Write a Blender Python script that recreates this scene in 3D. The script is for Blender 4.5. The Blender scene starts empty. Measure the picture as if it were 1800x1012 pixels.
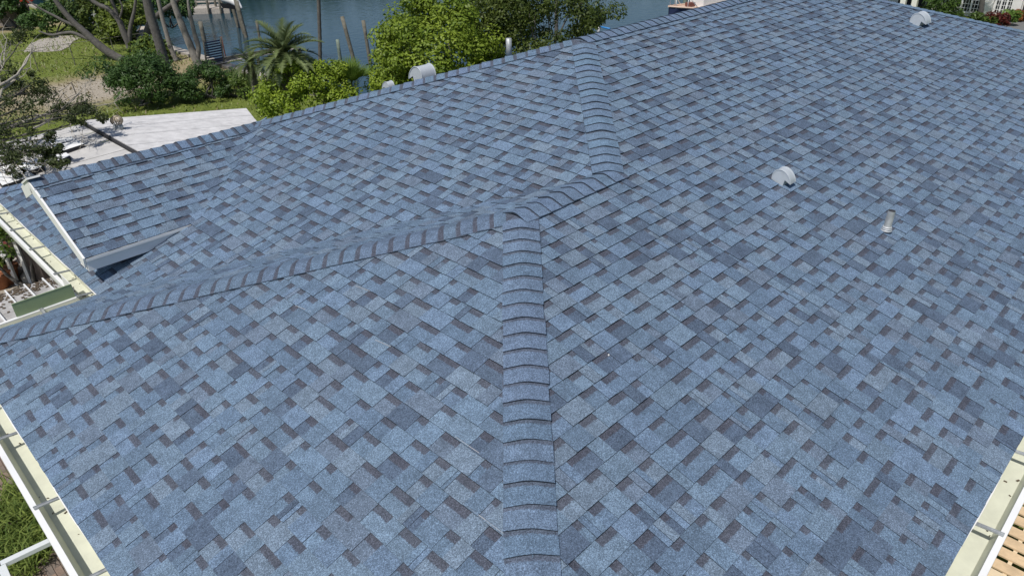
import bpy, math, random
from mathutils import Vector, Matrix
rnd = random.Random(7)
scene = bpy.context.scene
COL = scene.collection
V = Vector
# ------------------------------------------------------------------ camera
ZR = 6.2                                   # height of the wing ridge above the ground
FPX, YAW, PIT, ROLL = 1283.479, 0.795324, 0.519571, -0.030902
CAM = V((-3.8565, -3.8110, 2.4077 + ZR))
cy, sy, cp, sp = math.cos(YAW), math.sin(YAW), math.cos(PIT), math.sin(PIT)
FW = V((cy*cp, sy*cp, -sp)); r0 = V((sy, -cy, 0)); u0 = r0.cross(FW)
RT = math.cos(ROLL)*r0 + math.sin(ROLL)*u0
UP = -math.sin(ROLL)*r0 + math.cos(ROLL)*u0
cam = bpy.data.cameras.new('camera'); camo = bpy.data.objects.new('camera', cam); COL.objects.link(camo)
m = Matrix((RT, UP, -FW)).transposed().to_4x4(); m.translation = CAM
camo.matrix_world = m
cam.sensor_width = 36; cam.lens = FPX/1800*36; cam.clip_start = 0.05; cam.clip_end = 2000
scene.camera = camo
# ------------------------------------------------------------------ sky and sun
SUN_EL, SUN_AZ = math.radians(60), math.radians(-166)
S = V((math.cos(SUN_EL)*math.cos(SUN_AZ), math.cos(SUN_EL)*math.sin(SUN_AZ), math.sin(SUN_EL)))
w = bpy.data.worlds.new('World'); scene.world = w; w.use_nodes = True
nt = w.node_tree; bg = nt.nodes['Background']
sky = nt.nodes.new('ShaderNodeTexSky'); sky.sky_type = 'NISHITA'; sky.sun_disc = False
sky.sun_elevation = SUN_EL; sky.sun_rotation = math.pi/2 - SUN_AZ
nt.links.new(sky.outputs[0], bg.inputs[0]); bg.inputs[1].default_value = 0.085
sl = bpy.data.lights.new('sun', 'SUN'); sl.energy = 3.9; sl.angle = math.radians(0.5); sl.color = (1, .955, .89)
so = bpy.data.objects.new('sun', sl); COL.objects.link(so); so.rotation_euler = S.to_track_quat('Z', 'Y').to_euler()
so.location = (0, 0, 40)
vs = scene.view_settings
scene.display_settings.display_device = 'sRGB'
vs.view_transform = 'Standard'; vs.look = 'None'; vs.exposure = 0.0; vs.gamma = 1; vs.use_curve_mapping = False

def at(px, py, z):
    """point of the place seen at a pixel of the 1800 x 1012 photograph, at height z"""
    d = FPX*FW + (px-900)*RT - (py-506)*UP
    return CAM + d*((z-CAM.z)/d.z)
def to_px(p):
    v = p-CAM; k = v.dot(FW)
    return 900+FPX*v.dot(RT)/k, 506-FPX*v.dot(UP)/k, k

def onplane(base, px, py, off=0.):
    """point seen at a pixel, on the upright plane that faces the camera through base"""
    fh = V((FW.x, FW.y, 0)).normalized(); d = FPX*FW + (px-900)*RT - (py-506)*UP
    return CAM + d*(((V(base)-CAM).dot(fh)+off)/d.dot(fh))

# ------------------------------------------------------------------ mesh helper
class MB:
    def __init__(s): s.v, s.f, s.c, s.uv, s.m = [], [], [], [], []
    def poly(s, pts, col=(1,1,1,0), uvs=None, mi=0):
        n = len(s.v); s.v += [tuple(p) for p in pts]
        s.f.append(tuple(range(n, n+len(pts)))); s.c.append(col); s.uv.append(uvs); s.m.append(mi)
    def box(s, c, size, col=(1,1,1,0), rot=None, mi=0):
        c = V(c); h = V(size)/2; R = rot or Matrix.Identity(3)
        P = [c + R @ V((x*h.x, y*h.y, z*h.z)) for z in (-1,1) for y in (-1,1) for x in (-1,1)]
        n = len(s.v); s.v += [tuple(p) for p in P]
        for q in ((0,2,3,1),(4,5,7,6),(0,1,5,4),(2,6,7,3),(0,4,6,2),(1,3,7,5)):
            s.f.append(tuple(n+i for i in q)); s.c.append(col); s.uv.append(None); s.m.append(mi)
    def beam(s, a, b, wd, ht, col=(1,1,1,0), up=V((0,0,1)), mi=0):
        a, b = V(a), V(b); x = (b-a); L = x.length; x = x/L
        y = up.cross(x)
        y = y.normalized() if y.length > 1e-4 else V((0,1,0))
        z = x.cross(y)
        s.box((a+b)/2, (L, wd, ht), col, Matrix((x,y,z)).transposed(), mi)
    def tube(s, pts, rad, n=8, col=(1,1,1,0), caps=True, mi=0):
        pts = [V(p) for p in pts]; rings = []
        if not hasattr(rad, '__len__'): rad = [rad]*len(pts)
        ref = None
        for i, p in enumerate(pts):
            t = (pts[min(i+1, len(pts)-1)] - pts[max(i-1, 0)]).normalized()
            if ref is None: ref = V((1,0,0)) if abs(t.x) < .8 else V((0,1,0))
            x = (ref - t*ref.dot(t)).normalized(); y = t.cross(x); ref = x
            k = len(s.v)
            s.v += [tuple(p + rad[i]*(math.cos(a)*x + math.sin(a)*y)) for a in [2*math.pi*j/n for j in range(n)]]
            rings.append(k)
        def add(f): s.f.append(f); s.c.append(col); s.uv.append(None); s.m.append(mi)
        for a, b in zip(rings, rings[1:]):
            for j in range(n): add((a+j, a+(j+1)%n, b+(j+1)%n, b+j))
        if caps:
            add(tuple(reversed(range(rings[0], rings[0]+n)))); add(tuple(range(rings[-1], rings[-1]+n)))
    def mesh(s, name, mats, smooth=False):
        me = bpy.data.meshes.new(name); me.from_pydata(s.v, [], s.f)
        for mt in (mats if isinstance(mats, (list,tuple)) else [mats]): me.materials.append(mt)
        a = me.attributes.new('tone', 'FLOAT_COLOR', 'CORNER'); u = me.uv_layers.new(name='uv')
        cd, ud = [], []
        for f, c, q in zip(s.f, s.c, s.uv):
            for i in range(len(f)):
                cd += c; ud += (q[i] if q else (0, 9))
        a.data.foreach_set('color', cd); u.data.foreach_set('uv', ud)
        me.polygons.foreach_set('material_index', s.m)
        me.polygons.foreach_set('use_smooth', [smooth]*len(s.f))
        me.update(); return me
    def obj(s, name, mats, parent=None, smooth=False):
        return link(name, s.mesh(name, mats, smooth), parent)
def link(name, me, parent=None, loc=None):
    o = bpy.data.objects.new(name, me); COL.objects.link(o)
    if parent is not None: o.parent = parent
    if loc is not None: o.location = loc
    return o
def tag(o, label=None, cat=None, group=None, kind=None):
    if label: o['label'] = label
    if cat: o['category'] = cat
    if group: o['group'] = group
    if kind: o['kind'] = kind
    return o
def empty(name, label, cat, loc=(0,0,0), group=None):
    o = bpy.data.objects.new(name, None); COL.objects.link(o); o.empty_display_size = .2
    o.location = loc; return tag(o, label, cat, group)
def settle(root):
    """children were modelled in world space: keep them there under a moved root"""
    for ch in root.children:
        ch.location = ch.location - root.location
def copy_tree(o, parent=None):
    c = o.copy(); COL.objects.link(c)
    if parent is not None: c.parent = parent
    for ch in list(o.children): copy_tree(ch, c)
    return c

# ------------------------------------------------------------------ materials
def mat(name, col=(.5,.5,.5), rough=.7, metal=0., var=0., vscale=6., bump=0., bscale=60., attr=False, spec=None, trans=0., var2=None):
    M = bpy.data.materials.new(name); M.use_nodes = True; t = M.node_tree; N = t.nodes; L = t.links
    b = N['Principled BSDF']; b.inputs['Roughness'].default_value = rough; b.inputs['Metallic'].default_value = metal
    if spec is not None: b.inputs['Specular IOR Level'].default_value = spec
    b.inputs['Base Color'].default_value = (*col, 1)
    src = None
    if attr:
        a = N.new('ShaderNodeAttribute'); a.attribute_name = 'tone'; src = a.outputs['Color']
    tc = N.new('ShaderNodeTexCoord')
    if var or var2:
        n = N.new('ShaderNodeTexNoise'); n.inputs['Scale'].default_value = vscale; n.inputs['Detail'].default_value = 6
        n.inputs['Roughness'].default_value = .65
        L.new(tc.outputs['Object'], n.inputs['Vector'])
        if var2:
            r = N.new('ShaderNodeValToRGB'); r.color_ramp.elements[0].position = .38; r.color_ramp.elements[1].position = .64
            r.color_ramp.elements[0].color = (*col, 1); r.color_ramp.elements[1].color = (*var2, 1)
            L.new(n.outputs['Fac'], r.inputs['Fac']); src = r.outputs['Color']
        else:
            mr = N.new('ShaderNodeMapRange'); mr.inputs['From Min'].default_value = .3; mr.inputs['From Max'].default_value = .7
            mr.inputs['To Min'].default_value = 1-var; mr.inputs['To Max'].default_value = 1+var
            L.new(n.outputs['Fac'], mr.inputs['Value'])
            mx = N.new('ShaderNodeMix'); mx.data_type = 'RGBA'; mx.blend_type = 'MULTIPLY'; mx.inputs['Factor'].default_value = 1
            if src: L.new(src, mx.inputs['A'])
            else: mx.inputs['A'].default_value = (*col, 1)
            L.new(mr.outputs['Result'], mx.inputs['B']); src = mx.outputs['Result']
    if src: L.new(src, b.inputs['Base Color'])
    if bump:
        n2 = N.new('ShaderNodeTexNoise'); n2.inputs['Scale'].default_value = bscale; n2.inputs['Detail'].default_value = 4
        L.new(tc.outputs['Object'], n2.inputs['Vector'])
        bp = N.new('ShaderNodeBump'); bp.inputs['Strength'].default_value = bump; bp.inputs['Distance'].default_value = .02
        L.new(n2.outputs['Fac'], bp.inputs['Height']); L.new(bp.outputs['Normal'], b.inputs['Normal'])
    if trans:
        tr = N.new('ShaderNodeBsdfTranslucent'); ms = N.new('ShaderNodeMixShader'); ms.inputs[0].default_value = trans
        if src: L.new(src, tr.inputs['Color'])
        L.new(b.outputs[0], ms.inputs[1]); L.new(tr.outputs[0], ms.inputs[2]); L.new(ms.outputs[0], N['Material Output'].inputs['Surface'])
    return M

def shingle_mat():
    M = bpy.data.materials.new('mineral_granule_shingle'); M.use_nodes = True; t = M.node_tree; N = t.nodes; L = t.links
    b = N['Principled BSDF']; b.inputs['Roughness'].default_value = .9; b.inputs['Specular IOR Level'].default_value = .25
    a = N.new('ShaderNodeAttribute'); a.attribute_name = 'tone'
    uv = N.new('ShaderNodeUVMap'); uv.uv_map = 'uv'; sx = N.new('ShaderNodeSeparateXYZ'); L.new(uv.outputs[0], sx.inputs[0])
    tc = N.new('ShaderNodeTexCoord'); oi = N.new('ShaderNodeObjectInfo')
    add = N.new('ShaderNodeVectorMath'); add.operation = 'ADD'
    L.new(tc.outputs['Object'], add.inputs[0]); L.new(oi.outputs['Location'], add.inputs[1])
    def math_(op, x, y, z=None):
        n = N.new('ShaderNodeMath'); n.operation = op
        for i, k in enumerate((x, y, z)):
            if k is None: continue
            if isinstance(k, (int, float)): n.inputs[i].default_value = k
            else: L.new(k, n.inputs[i])
        return n.outputs[0]
    # soft blend of granule colours within a piece
    nb = N.new('ShaderNodeTexNoise'); nb.inputs['Scale'].default_value = 13; nb.inputs['Detail'].default_value = 4; L.new(add.outputs[0], nb.inputs['Vector'])
    # granules
    vo = N.new('ShaderNodeTexVoronoi'); vo.inputs['Scale'].default_value = 250; L.new(add.outputs[0], vo.inputs['Vector'])
    vs_ = N.new('ShaderNodeSeparateColor'); L.new(vo.outputs['Color'], vs_.inputs[0])
    g = math_('POWER', vs_.outputs[0], 1.6)
    grain = math_('MULTIPLY_ADD', g, .95, .64)
    n3 = N.new('ShaderNodeTexNoise'); n3.inputs['Scale'].default_value = 95; n3.inputs['Detail'].default_value = 2; L.new(add.outputs[0], n3.inputs['Vector'])
    grain = math_('MULTIPLY', grain, math_('MULTIPLY_ADD', n3.outputs['Fac'], 1.1, .45))
    blend = math_('MULTIPLY_ADD', nb.outputs['Fac'], .75, .63)
    # ragged dark granule band printed along the top of the exposed strip
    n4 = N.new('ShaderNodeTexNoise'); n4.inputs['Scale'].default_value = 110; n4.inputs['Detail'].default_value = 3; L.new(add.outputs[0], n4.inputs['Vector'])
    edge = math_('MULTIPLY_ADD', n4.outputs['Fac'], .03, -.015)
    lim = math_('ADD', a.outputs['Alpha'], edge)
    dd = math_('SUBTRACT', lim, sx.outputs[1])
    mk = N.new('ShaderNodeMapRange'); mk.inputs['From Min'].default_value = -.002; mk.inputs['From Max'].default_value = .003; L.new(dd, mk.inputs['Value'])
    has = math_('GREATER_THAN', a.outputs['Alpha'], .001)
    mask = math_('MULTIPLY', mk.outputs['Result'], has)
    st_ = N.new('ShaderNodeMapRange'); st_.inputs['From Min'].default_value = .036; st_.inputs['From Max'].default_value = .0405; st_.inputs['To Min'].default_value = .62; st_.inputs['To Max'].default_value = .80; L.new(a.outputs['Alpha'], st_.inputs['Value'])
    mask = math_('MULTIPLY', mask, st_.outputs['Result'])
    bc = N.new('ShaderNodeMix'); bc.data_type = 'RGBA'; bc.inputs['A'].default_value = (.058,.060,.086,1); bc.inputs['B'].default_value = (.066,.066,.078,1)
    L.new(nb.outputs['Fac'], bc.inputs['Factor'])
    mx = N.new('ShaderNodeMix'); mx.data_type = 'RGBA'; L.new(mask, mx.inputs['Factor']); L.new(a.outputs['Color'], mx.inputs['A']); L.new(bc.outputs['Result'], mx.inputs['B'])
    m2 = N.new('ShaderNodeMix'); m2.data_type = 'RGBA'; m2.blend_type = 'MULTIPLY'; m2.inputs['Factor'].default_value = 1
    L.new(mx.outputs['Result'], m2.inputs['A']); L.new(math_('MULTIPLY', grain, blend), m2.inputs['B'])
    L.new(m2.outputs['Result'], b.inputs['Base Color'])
    bp = N.new('ShaderNodeBump'); bp.inputs['Strength'].default_value = .35; bp.inputs['Distance'].default_value = .004
    L.new(vs_.outputs[0], bp.inputs['Height']); L.new(bp.outputs['Normal'], b.inputs['Normal'])
    return M

SH = shingle_mat()
WHITE = mat('white_paint', (.80,.80,.79), .45, var=.05, vscale=3)
CREAM = mat('cream_gutter_enamel', (.60,.61,.50), .5, var=.10, vscale=5)
GALV = mat('galvanised_steel', (.40,.42,.43), .55, .4, var=.3, vscale=14)
VENTM = mat('painted_vent_metal', (.52,.56,.60), .5, .2, var=.06, vscale=20)
STUCCO = mat('white_stucco', (.78,.77,.74), .9, var=.04, vscale=4, bump=.3, bscale=90)
MEMB = mat('weathered_white_roof_membrane', (.60,.59,.59), .8, var=.2, vscale=3.5)
MEMB2 = mat('grey_roof_membrane', (.52,.51,.50), .8, var=.14, vscale=2.5)
PANELW = mat('white_roof_panel', (.82,.83,.84), .6, var=.04, vscale=4)
DARK = mat('dark_shadow_gap', (.03,.03,.035), .8)
LEAF = mat('leaf', attr=True, rough=.5, trans=.32, spec=.35)
BARK = mat('grey_bark', (.105,.098,.09), .9, var=.35, vscale=9, bump=.7, bscale=25)
PALEBARK = mat('pale_bark', (.22,.205,.185), .9, var=.25, vscale=12, bump=.6, bscale=30)
TWIG = mat('bare_twig', (.36,.33,.28), .9, var=.2, vscale=9)
PILE = mat('weathered_piling', (.16,.15,.12), .9, var=.4, vscale=5, bump=.6, bscale=20)
PILEG = mat('green_treated_piling', (.17,.21,.17), .9, var=.35, vscale=5, bump=.5, bscale=20)
DOCKW = mat('grey_dock_timber', (.44,.40,.35), .9, var=.25, vscale=8, bump=.4, bscale=40)
PINE = mat('new_pine_board', (.62,.46,.29), .75, vscale=3.5, var=.22, bump=.2, bscale=50)
PINE2 = mat('pale_plywood', (.68,.55,.38), .75, vscale=3, var=.15, bump=.2, bscale=40)
CONC = mat('concrete', (.36,.33,.29), .9, var=.2, vscale=5, bump=.4, bscale=30)
PAVER = mat('brown_paver', (.20,.15,.12), .9, attr=True, var=.22, vscale=14, bump=.4, bscale=70)
GLASS = mat('dark_window_glass', (.02,.025,.03), .08, spec=.6)
TERRA = mat('terracotta', (.33,.13,.06), .85, var=.2, vscale=12)
PATIO = mat('stained_patio_panel', (.27,.26,.25), .8, vscale=3.2, var2=(.50,.49,.48))
MUD = mat('leaf_litter', (.10,.075,.05), 1, var=.4, vscale=20, bump=1, bscale=40)
NAVY = mat('navy_paint', (.02,.03,.08), .5)
BLUE = mat('bright_blue_plastic', (.03,.22,.55), .5)
RED = mat('red_plastic', (.5,.05,.03), .5)
TEAL = mat('teal_plastic', (.05,.38,.38), .5)
PEACH = mat('sand_deck_gelcoat', (.62,.46,.36), .6, var=.1, vscale=4)
OLIVE = mat('olive_render', (.20,.22,.07), .9, var=.1, vscale=3)
FENCEW = mat('grey_fence_board', (.24,.21,.19), .95, var=.3, vscale=4)
BOOT = mat('silver_flashing', (.55,.57,.59), .55, .2)
RW0 = mat('brown_hatch', (.16,.06,.045), .7)
RUSTW = mat('rusty_stake', (.16,.07,.05), .9, var=.3, vscale=9)
FILM = mat('pale_film', (.40,.40,.42), .6)
GUARD = mat('green_splash_guard', (.28,.36,.20), .5, var=.08, vscale=6)

# ------------------------------------------------------------------ ground and water
def ground_mat():
    M = bpy.data.materials.new('lawn_and_soil'); M.use_nodes = True; t = M.node_tree; N = t.nodes; L = t.links
    b = N['Principled BSDF']; b.inputs['Roughness'].default_value = 1; b.inputs['Specular IOR Level'].default_value = .1
    tc = N.new('ShaderNodeTexCoord')
    def noise(sc, det=5):
        n = N.new('ShaderNodeTexNoise'); n.inputs['Scale'].default_value = sc; n.inputs['Detail'].default_value = det; n.inputs['Roughness'].default_value = .7
        L.new(tc.outputs['Object'], n.inputs['Vector']); return n.outputs['Fac']
    def ramp(x, a, b_, c0, c1):
        r = N.new('ShaderNodeValToRGB'); r.color_ramp.elements[0].position = a; r.color_ramp.elements[1].position = b_
        r.color_ramp.elements[0].color = (*c0,1); r.color_ramp.elements[1].color = (*c1,1); L.new(x, r.inputs['Fac']); return r.outputs['Color']
    grass = ramp(noise(7, 8), .3, .7, (.085,.12,.022), (.21,.25,.06))
    dry = ramp(noise(5, 8), .3, .7, (.22,.18,.085), (.40,.34,.22))
    sand = ramp(noise(9, 8), .3, .7, (.26,.22,.16), (.52,.47,.40))
    def blob(cx, cy_, rx, ry, base, soft=.35, amp=1.0):
        mp = N.new('ShaderNodeMapping'); mp.vector_type = 'POINT'
        mp.inputs['Location'].default_value = (-cx/rx, -cy_/ry, 0); mp.inputs['Scale'].default_value = (1/rx, 1/ry, 0)
        L.new(tc.outputs['Object'], mp.inputs['Vector'])
        ln = N.new('ShaderNodeVectorMath'); ln.operation = 'LENGTH'; L.new(mp.outputs[0], ln.inputs[0])
        ad = N.new('ShaderNodeMath'); ad.operation = 'MULTIPLY_ADD'; L.new(noise(.9, 6), ad.inputs[0]); ad.inputs[1].default_value = amp; L.new(ln.outputs['Value'], ad.inputs[2])
        mr = N.new('ShaderNodeMapRange'); mr.inputs['From Min'].default_value = 1+amp*.5+soft; mr.inputs['From Max'].default_value = 1+amp*.5-soft
        L.new(ad.outputs[0], mr.inputs['Value']); return mr.outputs['Result']
    def over(base, top, fac):
        m_ = N.new('ShaderNodeMix'); m_.data_type = 'RGBA'; L.new(fac, m_.inputs['Factor']); L.new(base, m_.inputs['A']); L.new(top, m_.inputs['B']); return m_.outputs['Result']
    c = over(grass, dry, blob(8.0, 35.5, 7.5, 3.6, None))
    c = over(c, sand, blob(6.6, 35.2, 2.9, 2.4, None))
    c = over(c, dry, blob(12, 36.5, 2.0, 4.0, None))
    c = over(c, dry, blob(9, 58.5, 6, 2.0, None))
    c = over(c, sand, blob(-1.2, 16.5, 2.4, 4.2, None, .3, .5))
    c = over(c, dry, blob(2.6, 25.6, 4.5, .8, None))
    L.new(c, b.inputs['Base Color'])
    bp = N.new('ShaderNodeBump'); bp.inputs['Strength'].default_value = .9; bp.inputs['Distance'].default_value = .05
    L.new(noise(26, 6), bp.inputs['Height']); L.new(bp.outputs['Normal'], b.inputs['Normal'])
    return M
GM = ground_mat()
SX, SY, FX, FY = 13.3, 19.0, 95.0, 92.0        # canal edges
g = MB()
for x0, y0, x1, y1 in ((-600,-600,SX,900),(SX,-600,900,SY),(SX,FY,900,900),(FX,SY,900,FY)):
    g.poly([(x0,y0,0),(x1,y0,0),(x1,y1,0),(x0,y1,0)])
tag(g.obj('ground', GM), kind='structure')
def water_mat():
    M = bpy.data.materials.new('canal_water'); M.use_nodes = True; t = M.node_tree; N = t.nodes; L = t.links
    b = N['Principled BSDF']; b.inputs['Base Color'].default_value = (.014,.042,.062,1); b.inputs['Roughness'].default_value = .06
    b.inputs['IOR'].default_value = 1.33
    tc = N.new('ShaderNodeTexCoord'); n = N.new('ShaderNodeTexNoise'); n.inputs['Scale'].default_value = 2.2; n.inputs['Detail'].default_value = 5
    L.new(tc.outputs['Object'], n.inputs['Vector'])
    bp = N.new('ShaderNodeBump'); bp.inputs['Strength'].default_value = .35; bp.inputs['Distance'].default_value = .05
    L.new(n.outputs['Fac'], bp.inputs['Height']); L.new(bp.outputs['Normal'], b.inputs['Normal'])
    return M
g = MB(); g.poly([(SX-1,SY-1,-1),(FX+1,SY-1,-1),(FX+1,FY+1,-1),(SX-1,FY+1,-1)])
tag(g.obj('water', water_mat()), kind='structure')
g = MB()
g.box((SX+.1, (SY+FY)/2, -1.0), (.2, FY-SY, 2.16)); g.box((SX-.02, (SY+FY)/2, .06), (.5, FY-SY, .16))
g.box(((SX+FX)/2, SY+.1, -1.0), (FX-SX, .2, 2.16)); g.box(((SX+FX)/2+.3, SY, .06), (FX-SX, .5, .16))
tag(g.obj('seawall', CONC), kind='structure')
# bare concrete slab on the far lawn
sl_pts = [at(*q, 0) for q in ((42,92),(52,79),(72,70),(105,64),(140,63),(148,66),(128,74),(122,83),(108,90),(80,92))]
g = MB(); top = [V((p.x,p.y,.03)) for p in sl_pts]
g.poly(top[::-1] if (top[1]-top[0]).cross(top[2]-top[1]).z < 0 else top)
n_ = len(top)
for i in range(n_):
    a, b_ = top[i], top[(i+1)%n_]; g.poly([a, b_, (b_.x,b_.y,-.02), (a.x,a.y,-.02)])
tag(g.obj('concrete_slab', CONC), kind='structure')

# ------------------------------------------------------------------ the house
s = .31748; hh = 1.99071; c_ = 3.50218; t4 = 2.87848; LR = 5.68315; d_ = 1.15; E = .143
J1 = V((0,0,ZR)); J2 = V((d_,0,ZR)); J3 = V((d_+hh, hh, ZR+s*hh)); J4 = J3+V((LR,0,0))
ZE = ZR - s*c_                                   # eave height
KT = J3 + t4*V((-1,1,-s))                        # start of the dormer ridge
YB = hh + (J3.z-ZE)/s; XR = J4.x + (J3.z-ZE)/s
XG, DR, S4 = -2.35, 1.19, .405                   # dormer: gable end, plan depth, slope
house = empty('house', 'large house under a blue shingled hip roof with two wings', 'house')
deck = MB()
def dk(*pts): deck.poly([V(p)-V((0,0,.004)) for p in pts], (.05,.07,.1,0))
CE = V((-c_,-c_,ZE)); VC = V((d_-c_, c_, ZE)); WB = V((-c_, c_, ZE))
dk(CE, J1, WB); dk(WB, J1, J2, VC); dk(VC, J2, J3, (d_-c_, YB, ZE)); dk(CE, (XR,-c_,ZE), J4, J3, J2, J1)
dk((d_-c_,YB,ZE), J3, J4, (XR,YB,ZE)); dk((XR,-c_,ZE), (XR,YB,ZE), J4)
roof = deck.obj('roof', SH, house)

LIGHT = [(.137,.197,.272),(.129,.190,.270),(.145,.196,.262),(.131,.190,.278)]
MID = [(.115,.168,.240),(.126,.168,.232),(.111,.164,.240)]
DARKT = [(.084,.118,.176),(.090,.126,.184),(.080,.112,.166)]
def tone(bias=0):
    k = rnd.random()+bias
    b_ = rnd.choice(LIGHT) if k > .47 else rnd.choice(MID) if k > .14 else rnd.choice(DARKT)
    j = rnd.uniform(.92, 1.08); return tuple(x*j for x in b_)

def slope(O, U, W):
    n = U.cross(W).normalized()
    return lambda a, w_, h: O + a*U + w_*W + h*n
PIECES = []
def clip(poly, fn):
    out = []
    for i in range(len(poly)):
        p, q = poly[i], poly[(i+1)%len(poly)]; fp, fq = fn(*p), fn(*q)
        if fp >= 0: out.append(p)
        if (fp >= 0) != (fq >= 0):
            k = fp/(fp-fq); out.append((p[0]+(q[0]-p[0])*k, p[1]+(q[1]-p[1])*k))
    return out
def area(p): return abs(sum(p[i][0]*p[(i+1)%len(p)][1]-p[(i+1)%len(p)][0]*p[i][1] for i in range(len(p))))/2
def lay(mapf, a0, a1, w1, tests, start=-.03, split=None, lift=0., bias=0.):
    """courses of laminated shingles: raised tabs alternating with recessed strips"""
    k = 0
    fns = [(lambda a, w_, t=t: t(*(mapf(a, w_, 0).xy))) for t in tests]
    while True:
        wb = start + k*E
        if wb > w1: break
        a = a0 - rnd.uniform(0, .3); tab = rnd.random() < .5
        while a < a1:
            wd = rnd.choice((.085,.11,.13,.15,.17,.19,.23))*rnd.uniform(.9,1.1) if tab else rnd.choice((.05,.07,.09,.11,.13,.15,.19))*rnd.uniform(.9,1.1)
            subs = [(a, a+wd, False)]
            if tab and rnd.random() < .22:                       # butt joint between two shingles
                f = rnd.uniform(.3,.7); subs = [(a, a+wd*f-.0015, False), (a+wd*f+.0015, a+wd, True)]
            for x0, x1, _ in subs:
                if split and split(x0, wb):
                    nn = max(2, int((x1-x0)/.05)); xs = [x0+(x1-x0)*i/nn for i in range(nn+1)]
                    poly = [(x, wb) for x in xs] + [(x, wb+E+.03) for x in reversed(xs)]
                else:
                    jit = rnd.uniform(-.0015,.0015)
                    poly = [(x0, wb+jit), (x1, wb+jit), (x1, wb+E+.03), (x0, wb+E+.03)]
                for fn in fns:
                    poly = clip(poly, fn)
                    if len(poly) < 3: break
                if len(poly) < 3 or area(poly) < .0006: continue
                hb, ht = (.0160, .005) if tab else (.0115, .001)
                hb += rnd.uniform(-.0012,.0012)
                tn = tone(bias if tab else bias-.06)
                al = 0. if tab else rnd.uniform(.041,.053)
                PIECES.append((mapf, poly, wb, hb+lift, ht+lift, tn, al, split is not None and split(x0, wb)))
            a += wd; tab = not tab
        k += 1
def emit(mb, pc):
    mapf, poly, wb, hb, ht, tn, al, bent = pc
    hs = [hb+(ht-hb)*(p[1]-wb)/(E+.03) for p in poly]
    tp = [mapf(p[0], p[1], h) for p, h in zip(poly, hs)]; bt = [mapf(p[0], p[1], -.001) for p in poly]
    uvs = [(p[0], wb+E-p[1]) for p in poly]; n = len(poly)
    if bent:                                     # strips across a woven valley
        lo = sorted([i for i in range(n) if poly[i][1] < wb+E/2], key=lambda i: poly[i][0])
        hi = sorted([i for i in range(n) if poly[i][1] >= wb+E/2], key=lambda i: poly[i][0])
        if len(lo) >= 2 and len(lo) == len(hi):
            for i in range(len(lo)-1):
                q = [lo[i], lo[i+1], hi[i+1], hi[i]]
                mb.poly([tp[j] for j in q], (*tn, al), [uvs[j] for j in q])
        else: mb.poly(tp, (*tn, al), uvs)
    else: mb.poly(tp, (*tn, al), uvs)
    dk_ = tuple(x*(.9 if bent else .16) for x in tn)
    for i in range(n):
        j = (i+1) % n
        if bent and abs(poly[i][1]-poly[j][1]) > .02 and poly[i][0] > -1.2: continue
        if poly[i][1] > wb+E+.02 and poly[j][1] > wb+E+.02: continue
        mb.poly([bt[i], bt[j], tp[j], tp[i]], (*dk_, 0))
q_ = math.sqrt(1+s*s)
P2 = slope(V((0,-c_,ZE)), V((1,0,0)), V((0,1,s))/q_)
P1 = slope(V((-c_,0,ZE)), V((0,-1,0)), V((1,0,s))/q_)
P3 = slope(V((d_-c_,0,ZE)), V((0,-1,0)), V((1,0,s))/q_)
P5 = slope(V((0,c_,ZE)), V((-1,0,0)), V((0,-1,s))/q_)
lay(P2, -c_-.1, d_, c_*q_+.02, [lambda x,y: x-y-.0, lambda x,y: d_-x, lambda x,y: .0-y], bias=.0)
lay(P2, d_, 13.2, (c_+hh)*q_+.02, [lambda x,y: x-d_-y, lambda x,y: x-d_, lambda x,y: hh-y, lambda x,y: (XR-c_)-(x+y)])
lay(P1, -c_, c_+.1, c_*q_+.02, [lambda x,y: y-x, lambda x,y: -x-y])
lay(P3, -YB, .2, (c_+hh)*q_+.02, [lambda x,y: x+y-d_+.02, lambda x,y: y-x+d_, lambda x,y: d_+2*hh-x-y])
lay(P5, -d_-.1, c_+.1, c_*q_+.02, [lambda x,y: d_-.02-x-y, lambda x,y: x+y, lambda x,y: y])
def p4z(y): return KT.z - S4*(KT.y-y)
def p3z(x): return ZR + s*(x-d_)
q4 = math.sqrt(1+S4*S4)
def P4(a, w_, h):
    y = KT.y-DR + w_/q4; z1 = p4z(y); z3 = p3z(a)+.003
    k = .05; hh_ = max(0., min(1., .5+.5*(z1-z3)/k))
    z = z3+(z1-z3)*hh_ + k*hh_*(1-hh_)*.5            # smooth union of the two slopes
    n = V((0,-S4,1))/q4
    return V((a, y, z)) + h*n
lay(P4, XG-.02, .75, DR*q4+.02, [lambda x,y: x-XG+.015, lambda x,y: KT.y-y,
     lambda x,y: (d_+(p4z(y)-ZR)/s + .13+.05*math.sin(y*11)) - x], split=lambda x, wb: x > d_+(p4z(KT.y-DR+wb/q4)-ZR)/s-.5)
# dormer deck
dm = MB()
def vx(y): return d_+(p4z(y)-ZR)/s
ye = KT.y-DR
dm.poly([(XG,ye,p4z(ye)-.004),(vx(ye),ye,p4z(ye)-.004),(vx(KT.y),KT.y,p4z(KT.y)-.004),(XG,KT.y,p4z(KT.y)-.004)], (.05,.07,.1,0))
yb4 = KT.y+.42
dm.poly([(XG,KT.y,KT.z-.004),(vx(KT.y)+.3,KT.y,KT.z-.004),(vx(KT.y)-.2,yb4,KT.z-.42*S4),(XG,yb4,KT.z-.42*S4)], (.11,.16,.23,0))
dormer = dm.obj('dormer', SH, house)
tag(dormer, 'small gabled dormer with white trim at the left end of the roof')
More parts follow.
